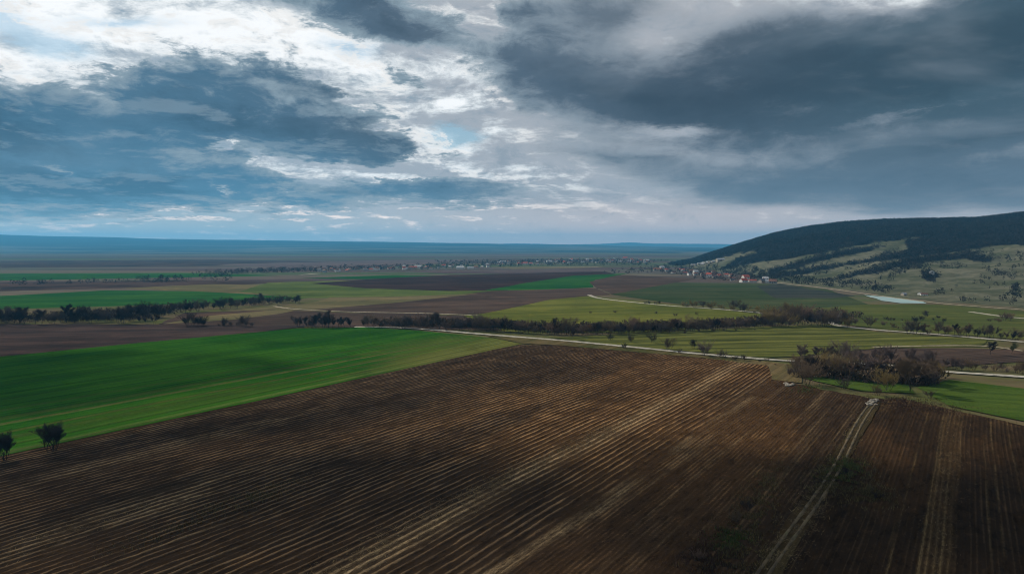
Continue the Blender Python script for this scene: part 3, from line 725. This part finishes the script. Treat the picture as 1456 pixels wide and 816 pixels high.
row(['bush'], [(1255,456),(1285,456)], 4, [7, 7], ['dark', 'grey'], 'tiny bush on the meadow left of the larger meadow bushes', 'tiny meadow bushes', jy=1)
row(['bush', 'shrub'], [(1404,457),(1440,457)], 5, [9, 9], ['red', 'grey'], 'reddish bush on the meadow near the right frame edge', 'reddish meadow bushes at right', jy=2)
row(['bush'], [(835,446),(1010,450)], 5, [6, 7], ['brown', 'grey'], 'small brown bush alone on the bright pasture', 'small bushes on the bright pasture', jy=3)
print('trees', sum(1 for o in bpy.data.objects if o.name.startswith(('bare_', 'low_bush'))))

row(['bush', 'shrub', 'bush'], [(1040,513),(1090,516),(1128,522)], 6, [8, 10], ['grey', 'brown', 'ochre'], 'small scrubby bush on the road verge at the far corner of the brown field', 'verge scrub at the brown field corner', jy=2)
row(['bush'], [(905,476),(1080,470)], 9, [6, 8], ['ochre', 'brown', 'grey'], 'tiny bush on the near foot of the central hedgerow', 'tiny bushes at the hedgerow foot', jy=1.5)
row(['bush', 'shrub'], [(1245,463),(1290,468),(1340,470)], 7, [8, 9], ['brown', 'grey', 'mauve'], 'loose grey brown bush on the meadow just beyond the roadside row', 'loose bushes beyond the roadside row', jy=3)
# ------------------------------------------------------------------ houses
def simple(name, c1, c2=None, sc=1.0, rough=.85):
    m, t, b = newmat(name, rough, .2); g = t.n.new('ShaderNodeTexCoord').outputs['Object']
    finish(t, b, t.mix(t.smooth(t.noise(g, sc, 4, .6), .35, .65), c1, c2 or tuple(x*.75 for x in c1)), t.noise(g, 4, 3), .05, .4); return m
MW = {'white': simple('white_render', (.62, .61, .58)), 'cream': simple('cream_render', (.40, .35, .28)), 'grey': simple('grey_render', (.33, .32, .31)), 'stone': simple('stone_wall', (.22, .19, .16))}
MR = {'red': simple('red_roof', (.42, .085, .055), (.30, .07, .045)), 'brown': simple('brown_roof', (.16, .08, .06)), 'grey': simple('grey_roof', (.12, .12, .13)), 'pale': simple('pale_roof', (.42, .42, .43)), 'orange': simple('orange_roof', (.24, .10, .06))}
M_glass = simple('dark_window', (.03, .035, .045), rough=.2); M_doorm = simple('brown_door', (.09, .05, .03)); M_chim = simple('brick_chimney', (.25, .12, .08))
_hc = {}
def house_meshes(kind):
    if kind in _hc: return _hc[kind]
    w, d, h, rh = {'cottage': (9, 7, 3.0, 2.6), 'long': (15, 7, 3.2, 2.4), 'tall': (9, 8.5, 5.8, 3.0), 'barn': (20, 9, 4.5, 2.8)}[kind]
    a, b = w/2, d/2
    vw = [(-a,-b,-1.5),(a,-b,-1.5),(a,b,-1.5),(-a,b,-1.5),(-a,-b,h),(a,-b,h),(a,b,h),(-a,b,h),(-a,0,h+rh-.12),(a,0,h+rh-.12)]
    fw = [(0,1,5,4),(2,3,7,6),(1,2,6,9,5),(3,0,4,8,7)]
    o = .5; e = rh*o/b
    def slab(s):
        p = [(-a-o, s*(b+o), h-e), (a+o, s*(b+o), h-e), (a+o, 0, h+rh), (-a-o, 0, h+rh)]
        return p+[(x, y, z+.22) for x, y, z in p]
    vr = slab(-1)+slab(1); fr = []
    for k in (0, 8): fr += [(k,k+1,k+2,k+3),(k+4,k+5,k+6,k+7),(k,k+1,k+5,k+4),(k+1,k+2,k+6,k+5),(k+3,k,k+4,k+7)]
    def box(x0, x1, y0, y1, z0, z1):
        v = [(x, y, z) for z in (z0, z1) for x, y in ((x0,y0),(x1,y0),(x1,y1),(x0,y1))]
        return v, [(0,3,2,1),(4,5,6,7),(0,1,5,4),(1,2,6,5),(2,3,7,6),(3,0,4,7)]
    def mk(n, v, f, m):
        me = bpy.data.meshes.new(n); me.from_pydata(v, [], f); me.materials.append(m); return me
    out = [('wall', mk('wall', vw, fw, MW['white'])), ('roof', mk('roof', vr, fr, MR['red']))]
    out.append(('chimney', mk('chimney', *box(a*.4, a*.4+.7, -1.2, -.5, h+.5, h+rh+.8), M_chim)))
    if kind != 'barn': out.append(('door', mk('door', *box(-.5, .5, -b-.04, -b+.1, 0, 2.1), M_doorm)))
    else: out.append(('door', mk('door', *box(-2, 2, -b-.04, -b+.1, 0, 3.6), M_doorm)))
    for zz in ([1.0] if h < 5 else [1.0, 3.8]):
        for s in (-1, 1):
            out.append(('window', mk('window', *box(s*a*.6-.6, s*a*.6+.6, -b-.04, -b+.1, zz, zz+1.3), M_glass)))
    _hc[kind] = out; return out
def house(kind, x, y, z, rot, wall, roof, label, group, s=1.0, full=True):
    e = bpy.data.objects.new('house' if kind != 'barn' else 'barn', None); COL.objects.link(e)
    e.location = (x, y, z); e.rotation_euler = (0, 0, rot); e.scale = (s, s, s); tag(e, label, 'house' if kind != 'barn' else 'barn', group)
    for nm, me in house_meshes(kind):
        if not full and nm not in ('wall', 'roof'): continue
        c = bpy.data.objects.new(nm, me); COL.objects.link(c); c.parent = e
        if nm in ('wall', 'roof'):
            c.material_slots[0].link = 'OBJECT'; c.material_slots[0].material = (MW[wall] if nm == 'wall' else MR[roof])
def hs(px, py, kind, wall, roof, label, group=None, rot=None, s=1.0, full=True):
    g_ = on_ground(px, py)
    house(kind, g_[0], g_[1], g_[2]+.05, R(random.uniform(-35, 35)) if rot is None else R(rot), wall, roof, label, group, s, full)
gn = 'houses of the village at the hill foot'
hs(1060, 399, 'tall', 'white', 'red', 'white two-storey house with a bright red roof, largest in the hill foot village', gn, 12, .95)
hs(1070, 401, 'long', 'white', 'red', 'long low white house with red roof just right of the largest red roofed house', gn, -8, .65)
hs(1057, 401.5, 'cottage', 'white', 'red', 'small red roofed cottage below the largest red roofed house', gn, 20)
hs(1088, 400.5, 'tall', 'white', 'pale', 'pale roofed white house right of the red roofed group', gn, -10, .8)
hs(1093, 402, 'barn', 'white', 'pale', 'long white barn with a pale roof beside the hill foot road', gn, 5, .55)
hs(1083, 402, 'cottage', 'cream', 'grey', 'grey roofed cottage left of the pale roofed white house', gn, 30)
hs(1099, 403.0, 'cottage', 'grey', 'brown', 'grey cottage right of the long white barn', gn, -30)
hs(989, 390, 'tall', 'white', 'pale', 'bright white tall house on the left of the hill foot village', gn, 10, .85)
hs(1014, 393, 'long', 'white', 'brown', 'long white house with brown roof in the village middle', gn, 24)
hs(1008, 394, 'tall', 'white', 'red', 'tall white red roofed house in the village middle', gn, -24, .8)
hs(1024, 371.5, 'barn', 'cream', 'pale', 'pale barn alone on the clearing up the hill shoulder', gn, 15, .9)
hs(941, 384, 'tall', 'white', 'pale', 'white house with pale roof at the outer left end of the village', gn, 15, .95)
hs(935, 385, 'long', 'cream', 'orange', 'long orange roofed house at the outer left end of the village', gn, -5)
for i in range(34):
    px = random.uniform(945, 1048); py = np.interp(px, [930, 1050], [384.5, 399])+random.uniform(-6, 1.5)
    w, r_ = random.choice(['white', 'cream', 'grey', 'white']), random.choice(['red', 'brown', 'grey', 'orange', 'brown'])
    k = random.choice(['cottage', 'long', 'tall'])
    hs(px, py, k, w, r_, '%s walled %s with %s roof among the dark village trees at the hill foot' % (w, {'cottage': 'cottage', 'long': 'long house', 'tall': 'tall house'}[k], r_), gn, s=.6, full=True)
for i in range(10):
    px = 985+i*4.3+random.uniform(-2, 2); py = np.interp(px, [985, 1030], [378, 371])+random.uniform(-1, 1)
    hs(px, py, 'cottage', 'cream', 'pale', 'pale cottage in the string on the clearing above the village', 'pale cottages on the hill shoulder', s=.8)
gf = 'houses of the distant village on the plain'
for (px, py, k, w, r_, lb) in [(715, 373.5, 'barn', 'white', 'pale', 'long white shed at the left end of the distant village'), (746, 376, 'barn', 'white', 'red', 'bright white barn with part red roof in front of the distant village'),
        (781, 373, 'barn', 'white', 'pale', 'slanting white shed left of the distant village centre'), (813, 370.5, 'tall', 'white', 'red', 'red roofed tall house left in the distant village'),
        (835, 370.5, 'tall', 'white', 'pale', 'pale tall house near the distant village centre'), (889, 367.5, 'barn', 'cream', 'red', 'largest red roofed building in the distant village'),
        (898, 370.5, 'tall', 'cream', 'red', 'red roofed house just below the largest red roof of the distant village'), (919, 371.5, 'barn', 'white', 'pale', 'white shed at the right end of the distant village'),
        (595, 381, 'barn', 'white', 'pale', 'white shed in the near left strip of far houses'), (587, 382.5, 'barn', 'cream', 'red', 'red roofed shed in the near left strip of far houses'),
        (655, 382.5, 'barn', 'white', 'pale', 'bright white shed by the plough in the middle strip of far houses'), (669, 382.5, 'long', 'white', 'pale', 'pale long house right of the bright white shed')]:
    hs(px, py, k, w, r_, lb, gf, rot=random.uniform(-20, 20), s=.85, full=False)
for i in range(150):
    px = random.triangular(700, 945, 870) if i < 100 else random.uniform(440, 700)
    py = (np.interp(px, [700, 760, 880, 945], [375.5, 373, 370.5, 373])+random.uniform(-3.2, 2.8)) if px > 700 else np.interp(px, [440, 560, 700], [387, 382.5, 379])+random.uniform(-2, 1.8)
    w = random.choice(['white', 'cream', 'grey', 'white']); r_ = random.choice(['red', 'brown', 'grey', 'orange', 'pale', 'brown']); k = random.choice(['cottage', 'long', 'tall'])
    zone = 'in the distant village' if px > 700 else 'in the far strip left of the distant village'
    hs(px, py, k, w, r_, '%s %s with %s roof %s' % (w, {'cottage': 'cottage', 'long': 'long house', 'tall': 'tall house'}[k], r_, zone), gf, s=.68, full=False)
hs(1325, 389.5, 'barn', 'white', 'pale', 'pale green-white shed alone in a fold of the hillside', None, 60, .55)
hs(1285, 420, 'cottage', 'cream', 'pale', 'small pale cottage beside the hill foot road by the water', 'roadside buildings under the hill', s=.5)
hs(1308, 419, 'cottage', 'white', 'pale', 'small white cottage on the slope above the water', 'roadside buildings under the hill', s=.4)
hs(1314, 420, 'long', 'white', 'brown', 'brown roofed long house on the slope above the water', 'roadside buildings under the hill', s=.4)

# ------------------------------------------------------------------ rubble, weeds, straw
M_rock = simple('pale_rubble', (.26, .24, .20), (.14, .125, .105), 2)
def rock(x, y, s, label, group):
    rs = random.Random(int(x*100)); vs = []; fs = []
    import bmesh
    bm = bmesh.new(); bmesh.ops.create_icosphere(bm, subdivisions=2, radius=1)
    for v in bm.verts:
        k = .75+.5*vn(np.array([v.co.x*1.7+x]), np.array([v.co.y*1.7+v.co.z*2+y]), 3)[0]
        v.co = Vector((v.co.x*k*s*1.4, v.co.y*k*s, v.co.z*k*s*.55))
    me = bpy.data.meshes.new('stone'); bm.to_mesh(me); bm.free(); me.materials.append(M_rock)
    o = link('stone', me); o.location = (x, y, .3+s*.2); o.rotation_euler = (0, 0, rs.uniform(0, 6)); tag(o, label, 'stone', group)
for i in range(16):
    px, py = 1240+random.gauss(0, 3.4), 574+random.gauss(0, 3.6); px += (574-py)*.5
    x, y = G(px, py); rock(x, y, random.uniform(.3, .75), 'pale block in the rubble heap at the top of the field track', 'rubble at the top of the field track')
for i in range(6):
    px, py = 1122+random.gauss(0, 3), 548+random.gauss(0, 1.2); x, y = G(px, py)
    rock(x, y, random.uniform(.4, .9), 'pale stone in the small heap on the far corner of the brown field', 'small stone heap at the brown field corner')
def blades(name, label, centers, spreadu, spreadv, n, h, mat, flat=False):
    P = []
    for (px, py, su, sv, k) in centers:
        cu, cv = uv_of(px, py)
        nn = int(k*n); u = cu+rng.normal(0, su, nn); v = cv+rng.normal(0, sv, nn); P.append(np.stack([*uv2xy(u, v)], 1))
    P = np.concatenate(P); m_ = len(P); z0 = .38
    clump = vn(P[:, 0]/1.3, P[:, 1]/1.3, 6)
    P = P[clump > .42]; m_ = len(P); hh = h*rng.uniform(.3, 1.2, m_)*(.5+vn(P[:, 0]/2.5, P[:, 1]/2.5, 16)); a = rng.uniform(0, 2*math.pi, m_); w = h*.10
    lean = rng.normal(0, .45, (m_, 2))*hh[:, None]
    if flat: lean = rng.normal(0, 1.0, (m_, 2))*hh[:, None]; hh = hh*.25
    A = np.stack([P[:, 0]-np.cos(a)*w, P[:, 1]-np.sin(a)*w, np.full(m_, z0-.1)], 1)
    B = np.stack([P[:, 0]+np.cos(a)*w, P[:, 1]+np.sin(a)*w, np.full(m_, z0-.1)], 1)
    C = np.stack([P[:, 0]+lean[:, 0], P[:, 1]+lean[:, 1], z0+hh], 1)
    co = np.stack([A, B, C], 1).reshape(-1, 3)
    me = npmesh(name, co, np.arange(len(co)).reshape(-1, 3), mat)
    tag(link(name, me), label, 'weeds', kind='stuff')
M_weed = wood_mat('dull_weeds', (.05, .04, .018), (.13, .105, .045)); M_weedg = wood_mat('green_weeds', (.03, .065, .012), (.075, .11, .03)); M_straw = wood_mat('straw', (.09, .065, .035), (.20, .15, .08)); M_wr = wood_mat('reddish_weeds', (.035, .018, .014), (.07, .04, .028))
blades('weeds', 'dark dull weed clumps scattered in the plough left and right of the field track', [(1200,668,7,3,1.3),(1190,690,6,3,1.0),(1160,700,60,1.6,.7),(1240,705,4,2,.6),(1060,740,10,2.2,1.2),(1045,790,6,2.6,.8),(370,706,7,2.2,.7),(1085,690,9,1.6,.5),(240,760,6,2.0,.25)], 1, 1, 3600, .5, M_weed)
blades('green_weeds', 'green weed tufts in the dark weed patches beside the field track', [(1205,665,3.5,1.8,.5),(1036,769,2.2,1.4,.6),(1195,680,3,2,.3),(1150,552,8,3,.5)], 1, 1, 2600, .5, M_weedg)
blades('reddish_weeds', 'reddish brown dead weeds near the lower edge of the field', [(1010,800,4,2.6,.8),(1020,770,5,2.2,.6),(1300,578,7,9,1.3),(1270,572,4,4,.5)], 1, 1, 3600, .5, M_wr)
blades('straw', 'pale straw litter along the streaks of the ploughed field', [(520,790,22,2.2,.6),(700,690,30,2.0,.7),(850,620,30,2.0,.6),(930,585,30,2.4,.5),(60,770,14,2.5,.5),(1130,760,40,1.2,.35),(1345,700,50,1.6,.5),(1300,575,5,8,.8),(1165,690,60,1.9,.9),(1110,790,25,1.6,.5)], 1, 1, 5200, .5, M_straw, True)
# bushes growing in the weed patches
for px, py, h, tn, lb in [(1203,676,1.6,'dark','dark low bush in the weed patch right of the field track'), (1247,712,1.5,'dark','small dark bush farthest right among the weeds by the track'),
        (1048,745,2.6,'brown','thin brown bush in the weeds left of the field track'), (1062,728,2.0,'dark','dark low bush behind the thin brown bush left of the track'), (995,800,2.0,'red','reddish low bush near the bottom edge left of the track')]:
    x, y = at(px, py); plant('bush', x, y, h, tn, lb, z=.3, wide=1.1)

# ------------------------------------------------------------------ unseen clouds added to shade the fields (out of the frame, up towards the sun)
mc = bpy.data.materials.new('shade_cloud_vapour'); mc.use_nodes = True; tc = NT(mc.node_tree); bc = tc.n['Principled BSDF']
bc.inputs['Base Color'].default_value = (.8, .8, .8, 1); bc.inputs['Roughness'].default_value = 1; bc.inputs['Specular IOR Level'].default_value = 0
gc = tc.n.new('ShaderNodeNewGeometry').outputs['Position']
tc.put(bc.inputs['Alpha'], tc.smooth(tc.noise(gc, .014, 5, .6), .34, .62, .12, .80))
def shade_cloud(gx, gy, sx, sy, rot, label):
    import bmesh
    h = 900; k = h/math.tan(R(33.0)); cx = gx+k*math.sin(R(-48)); cy = gy+k*math.cos(R(-48))
    bm = bmesh.new(); bmesh.ops.create_icosphere(bm, subdivisions=5, radius=1)
    for v in bm.verts:
        c = v.co; n_ = fbm(np.array([c.x*2.2+gx]), np.array([c.y*2.2+c.z*1.7]), 9, 4)[0]
        q = c*(.62+.75*n_); q = Vector((q.x*sx, q.y*sy, (q.z if q.z > 0 else q.z*.35)*min(sx, sy)*.45)); v.co = q
    me = bpy.data.meshes.new('shade_cloud'); bm.to_mesh(me); bm.free(); me.materials.append(mc); me.shade_smooth()
    o = link('shade_cloud', me); o.location = (cx, cy, h); o.rotation_euler = (0, 0, rot); tag(o, label, 'shade_cloud')
shade_cloud(-85, 92, 175, 52, .30, 'ragged grey cloud added out of view to shade the nearest ploughed ground')
shade_cloud(-70, 190, 55, 16, .55, 'small grey cloud added out of view to shade the middle of the field')
shade_cloud(150, 95, 95, 52, -.4, 'grey cloud added out of view to shade the dark field on the right')
shade_cloud(-215, 250, 120, 60, .2, 'grey cloud added out of view to shade the left end of the green field')
shade_cloud(60, 52, 90, 38, .1, 'dark flat cloud added out of view to shade the nearest end of the field track')
# ------------------------------------------------------------------ haze
HZ = dict(x=16000, y0=-300, y1=17000, top=420)
def box_obj(name, x0, x1, y0, y1, z0, z1, mat):
    v = [(x, y, z) for z in (z0, z1) for x, y in ((x0,y0),(x1,y0),(x1,y1),(x0,y1))]
    return meshobj(name, v, [(0,3,2,1),(4,5,6,7),(0,1,5,4),(1,2,6,5),(2,3,7,6),(3,0,4,7)], mat)
mh = bpy.data.materials.new('haze'); mh.use_nodes = True; mh.node_tree.nodes.clear()
o1 = mh.node_tree.nodes.new('ShaderNodeOutputMaterial'); pv = mh.node_tree.nodes.new('ShaderNodeVolumePrincipled')
pv.inputs['Color'].default_value = (.12, .50, .90, 1); pv.inputs['Density'].default_value = .0001; pv.inputs['Anisotropy'].default_value = .2
mh.node_tree.links.new(pv.outputs[0], o1.inputs['Volume'])
hz = box_obj('haze', -15500, 15500, -15500, 15500, -6, 300, mh); tag(hz, kind='stuff')
hz['label'] = 'thin blue haze over the far plain'; hz['category'] = 'haze'

# ------------------------------------------------------------------ world
SUN_AZ, SUN_EL = -48.0, 33.0       # degrees; azimuth measured from +Y (view direction) towards +X
wd = bpy.data.worlds.new('World'); S.world = wd; wd.use_nodes = True
wd.cycles.sampling_method = 'MANUAL'; wd.cycles.sample_map_resolution = 256
t = NT(wd.node_tree); bg = t.n['Background']; bg.inputs[1].default_value = .1
dirv = t.n.new('ShaderNodeTexCoord').outputs['Generated']
sky = t.n.new('ShaderNodeTexSky'); sky.sky_type = 'NISHITA'; sky.sun_disc = False
sky.sun_elevation = R(SUN_EL); sky.sun_rotation = R(SUN_AZ); sky.air_density = 1.2; sky.dust_density = .6; sky.ozone_density = 2.5
x, y, z = t.sep(dirv)
az = t.math('DEGREES', t.math('ARCTAN2', x, y)); el = t.math('DEGREES', t.math('ARCSINE', z))
den = t.add(t.math('MAXIMUM', z, 0.0), .12)     # perspective of a flat cloud layer
lay = t.comb(t.math('DIVIDE', x, den), t.math('DIVIDE', y, den), 0)
w1 = t.noise(lay, .8, 3, .5, color=True); w2 = t.noise(t.mapping(lay, loc=(7, 3, 0)), 3.4, 8, .70, color=True)
def centered(c, k):
    n = t.n.new('ShaderNodeVectorMath'); n.operation = 'MULTIPLY_ADD'; t.put(n.inputs[0], c); n.inputs[1].default_value = (k[0], k[1], 0); n.inputs[2].default_value = (-k[0]/2, -k[1]/2, 0); return n.outputs[0]
base = t.comb(az, el, 0)
warp = t.vmath('ADD', t.vmath('ADD', base, centered(w1, (9, 3.2))), centered(w2, (10, 4.6)))
wsoft = t.vmath('ADD', t.vmath('ADD', base, centered(w1, (9, 4))), centered(w2, (2.6, 1.3)))
def sky_ang(px, py):
    d = ray(px, py); d = d/np.linalg.norm(d)
    return math.degrees(math.atan2(d[0], d[1])), math.degrees(math.asin(d[2]))
def blobs(lst, coord):
    acc = None
    for (cx, cy, rx, ry, rot, amp) in lst:
        a, e = sky_ang(cx, cy); k = 1/16.5
        mp = t.mapping(coord, loc=(a, e, 0), rot=(0, 0, R(rot)), sc=(rx*k, ry*k, 1), kind='TEXTURE')
        gr = t.n.new('ShaderNodeTexGradient'); gr.gradient_type = 'QUADRATIC_SPHERE'; t.put(gr.inputs[0], mp)
        v = t.mul(gr.outputs['Fac'], amp)
        acc = v if acc is None else t.add(acc, v)
    return acc
# photo pixel centre, radii, tilt, strength
LEFT = [(20,185,280,95,-4,3.2),(-250,190,320,110,0,3),(300,165,260,100,-6,3.4),(460,190,230,62,-5,2.6),(265,112,150,52,8,1.7),(575,125,95,40,-10,1.4),(410,118,90,40,-15,1.3),
 (40,258,320,60,0,4.0),(-200,270,260,50,0,2.4),(225,264,200,48,3,4.0),(420,280,150,26,0,2.2),(620,276,200,36,-3,3.0),(530,256,110,20,-8,1.2),(400,262,110,16,0,1.0),
 (560,212,130,24,-4,1.2),(640,182,50,14,0,.9)]
RIGHT = [(470,-15,270,66,-12,3.4),(560,38,170,46,-10,2.2),(730,20,70,40,0,1.0),
 (760,95,170,90,-8,2.2),(900,135,340,74,-8,3.0),(1110,125,420,84,2,3.0),(1370,70,400,130,10,3.2),(1650,60,420,190,0,3),(1140,20,110,90,0,1.3),(860,20,150,80,0,2.2),(1020,60,220,70,10,1.8),(760,20,110,50,0,1.2),(1160,70,200,60,0,1.5),
 (890,226,230,46,-8,1.6),(1110,262,330,50,-2,2.6),(1340,262,300,56,0,1.9),(1440,182,260,34,9,2.2),(1080,200,300,50,-3,1.0),(1300,215,300,60,0,1.1),(1520,250,260,80,0,1.4),(800,285,150,24,-6,.5)]
dkL = blobs(LEFT, warp); dkR = blobs(RIGHT, wsoft); dk = t.add(dkL, dkR)
HOLE = [(1245,-15,170,58,6,2.2),(930,50,130,50,-20,.7),(450,238,180,13,-4,3.0),(90,250,120,12,-22,2.6),(590,222,60,26,20,1.6),(650,150,120,110,0,1.0),(700,30,70,50,0,1.0),(1330,152,260,14,9,1.3),(965,186,150,20,-4,1.8),(322,207,26,10,20,2.2),(318,272,26,10,-40,2.2),(170,150,120,26,-22,1.0),(1420,225,160,20,4,.7)]
hl = blobs(HOLE, t.vmath('ADD', base, centered(w2, (6, 2.6))))
nz = t.noise(t.mapping(lay, loc=(2.2, 9.1, 0)), 1.5, 8, .66, .3)
nzs = t.noise(t.mapping(lay, loc=(2.2+.10, 9.1-.16, 0)), 1.5, 8, .66, .3)       # same field a little towards the sun
nz2 = t.noise(t.mapping(base, sc=(1, 2.1, 1), loc=(0, 3, 0)), .30, 7, .66, .4)
relief = t.mul(t.sub(nz, nzs), t.smooth(az, 18, -6, .3, 1.0))
leftw = t.smooth(az, 8, -8)
lowcalm = t.smooth(el, .5, 6, .2, 1)
detail = t.mul(lowcalm, t.add(t.mul(t.sub(nz, .5), t.add(1.0, t.mul(leftw, 1.6))), t.mul(t.sub(nz2, .5), t.add(1.1, t.mul(leftw, 2.3)))))
dens = t.add(t.sub(dk, hl), detail)
out_m = t.math('MAXIMUM', t.smooth(t.math('ABSOLUTE', az), 44, 60), t.smooth(el, 21, 28))
dens = t.add(dens, t.mul(out_m, t.mul(t.sub(t.noise(t.mapping(lay, loc=(1, 4, 0)), 1.1, 5, .55), .42), 5)))
cm = t.add(t.mul(leftw, t.smooth(dens, .25, .95)), t.mul(t.sub(1.0, leftw), t.smooth(dens, .1, 1.3)))
BR = [(120,40,600,170,0,1.25),(420,70,330,110,-14,1.1),(-250,80,400,200,0,1.4),(660,150,150,150,0,.75),(560,10,300,120,0,.4),(1240,-20,240,80,0,.6),(930,50,150,60,0,.15),(440,236,240,26,-3,.8),(80,250,160,26,-22,.8),(600,222,90,40,0,.7),(740,250,200,70,0,.3),(965,188,160,30,-4,.35),(318,272,60,20,0,.5)]
br = t.math('MINIMUM', blobs(BR, warp), 1.2)
lum = t.add(br, t.add(t.mul(t.sub(nz2, .5), 2.6), t.mul(relief, 4.0)))
horiz = t.mix(t.smooth(az, -28, 12), (.285, .425, .52), (.43, .455, .50))
horiz = t.mix(t.smooth(az, 15, 38), horiz, (.33, .40, .46))
pink = t.mix(t.smooth(az, -30, 5), (.40, .47, .54), (.40, .43, .475))
cream = t.mix(t.smooth(az, -20, 20), (.62, .63, .66), (.56, .54, .55))
thin = t.mix(t.smooth(el, .5, 7), horiz, pink)
thin = t.mix(t.mul(t.smooth(t.add(nz2, t.mul(relief, .6)), .40, .75), t.mul(t.smooth(el, 2.0, 6), .5)), thin, cream)
thin = t.mix(t.smooth(nz2, .48, .3, 0, .5), thin, t.mix(t.smooth(az, -15, 5), (.17, .29, .39), (.24, .29, .35)))
bright = t.mix(t.smooth(lum, .15, .9), thin, (.72, .77, .80))
bright = t.mix(t.smooth(lum, .55, 1.25), bright, (1.02, 1.04, 1.05))
skyc = t.mix(1, sky.outputs[0], (.1, .1, .1), 'MULTIPLY')
GAPB = blobs([(8,30,60,30,-35,1.9),(85,66,60,24,0,1.3),(645,196,55,20,0,2.4),(500,70,60,22,-10,1.0),(170,30,110,14,10,.8)], t.vmath('ADD', base, centered(w2, (5, 3))))
skyc = t.mix(.5, skyc, (.22, .47, .62))
bright = t.mix(t.math('MINIMUM', GAPB, .75), bright, skyc)
# dark cloud body: teal blue on the left, slate on the right
hue = t.mix(t.smooth(az, -32, -4), (.070, .160, .250), (.088, .125, .172))
hue = t.mix(t.smooth(az, 0, 14), hue, (.062, .086, .118))
hue = t.mix(t.smooth(az, 14, 34), hue, (.060, .098, .130))
low = t.mix(t.smooth(az, -20, 10), (.088, .205, .315), (.125, .17, .22))
hue = t.mix(t.smooth(el, 10, 4), hue, low)
dd = t.add(dens, t.add(t.mul(t.sub(nz2, .5), 1.6), t.mul(relief, -1.5)))
light = t.mix(t.smooth(az, -10, 12), (.27, .35, .41), (.235, .275, .32))
body = t.mix(t.smooth(dd, .5, 2.1), light, hue)
body = t.mix(t.smooth(dd, 2.0, 4.2), body, t.mix(1, hue, (.66, .68, .70), 'MULTIPLY'))
big = t.noise(t.mapping(lay, loc=(12, 5, 0)), .75, 5, .55, .4)
body = t.mix(t.mul(t.smooth(big, .5, .72, 0, .55), t.smooth(leftw, 1, 0, .25, 1)), body, light)
body = t.mix(t.smooth(big, .46, .28, 0, .5), body, t.mix(1, hue, (.62, .64, .66), 'MULTIPLY'))
body = t.mix(t.smooth(relief, .015, .12, 0, .45), body, light)
col = t.mix(cm, bright, body)
rim = t.mul(t.smooth(dens, .0, .35), t.smooth(dens, .8, .35)); rim = t.mul(rim, t.smooth(relief, -.02, .09))
col = t.mix(t.mul(rim, t.smooth(az, 22, -5, .12, .8)), col, (.92, .91, .89))
col = t.mix(t.smooth(el, 3.0, .2, 0, .7), col, horiz)
col = t.mix(t.smooth(el, 5.0, 0.0), col, t.mix(1, col, (2.1, 1.55, 1.25), 'MULTIPLY'))
fin = t.mix(1, col, (10, 10, 10), 'MULTIPLY')
t.l.new(fin, bg.inputs[0])
sun = bpy.data.lights.new('sun', 'SUN'); sun.energy = 5.0; sun.angle = R(.6); sun.color = (1, .89, .74)
so = bpy.data.objects.new('sun', sun); COL.objects.link(so)
d = Vector((math.sin(R(SUN_AZ))*math.cos(R(SUN_EL)), math.cos(R(SUN_AZ))*math.cos(R(SUN_EL)), math.sin(R(SUN_EL))))
so.rotation_euler = (-d).to_track_quat('-Z', 'Y').to_euler(); so.location = d*800

S.view_settings.view_transform = 'Standard'; S.view_settings.look = 'None'; S.view_settings.exposure = 0; S.view_settings.gamma = 1
S.render.engine = 'CYCLES'; S.cycles.volume_bounces = 0; S.cycles.max_bounces = 3; S.cycles.diffuse_bounces = 2; S.cycles.filter_width = 1.0; S.cycles.pixel_filter_type = 'BLACKMAN_HARRIS'
S.render.resolution_x = 1024; S.render.resolution_y = 573
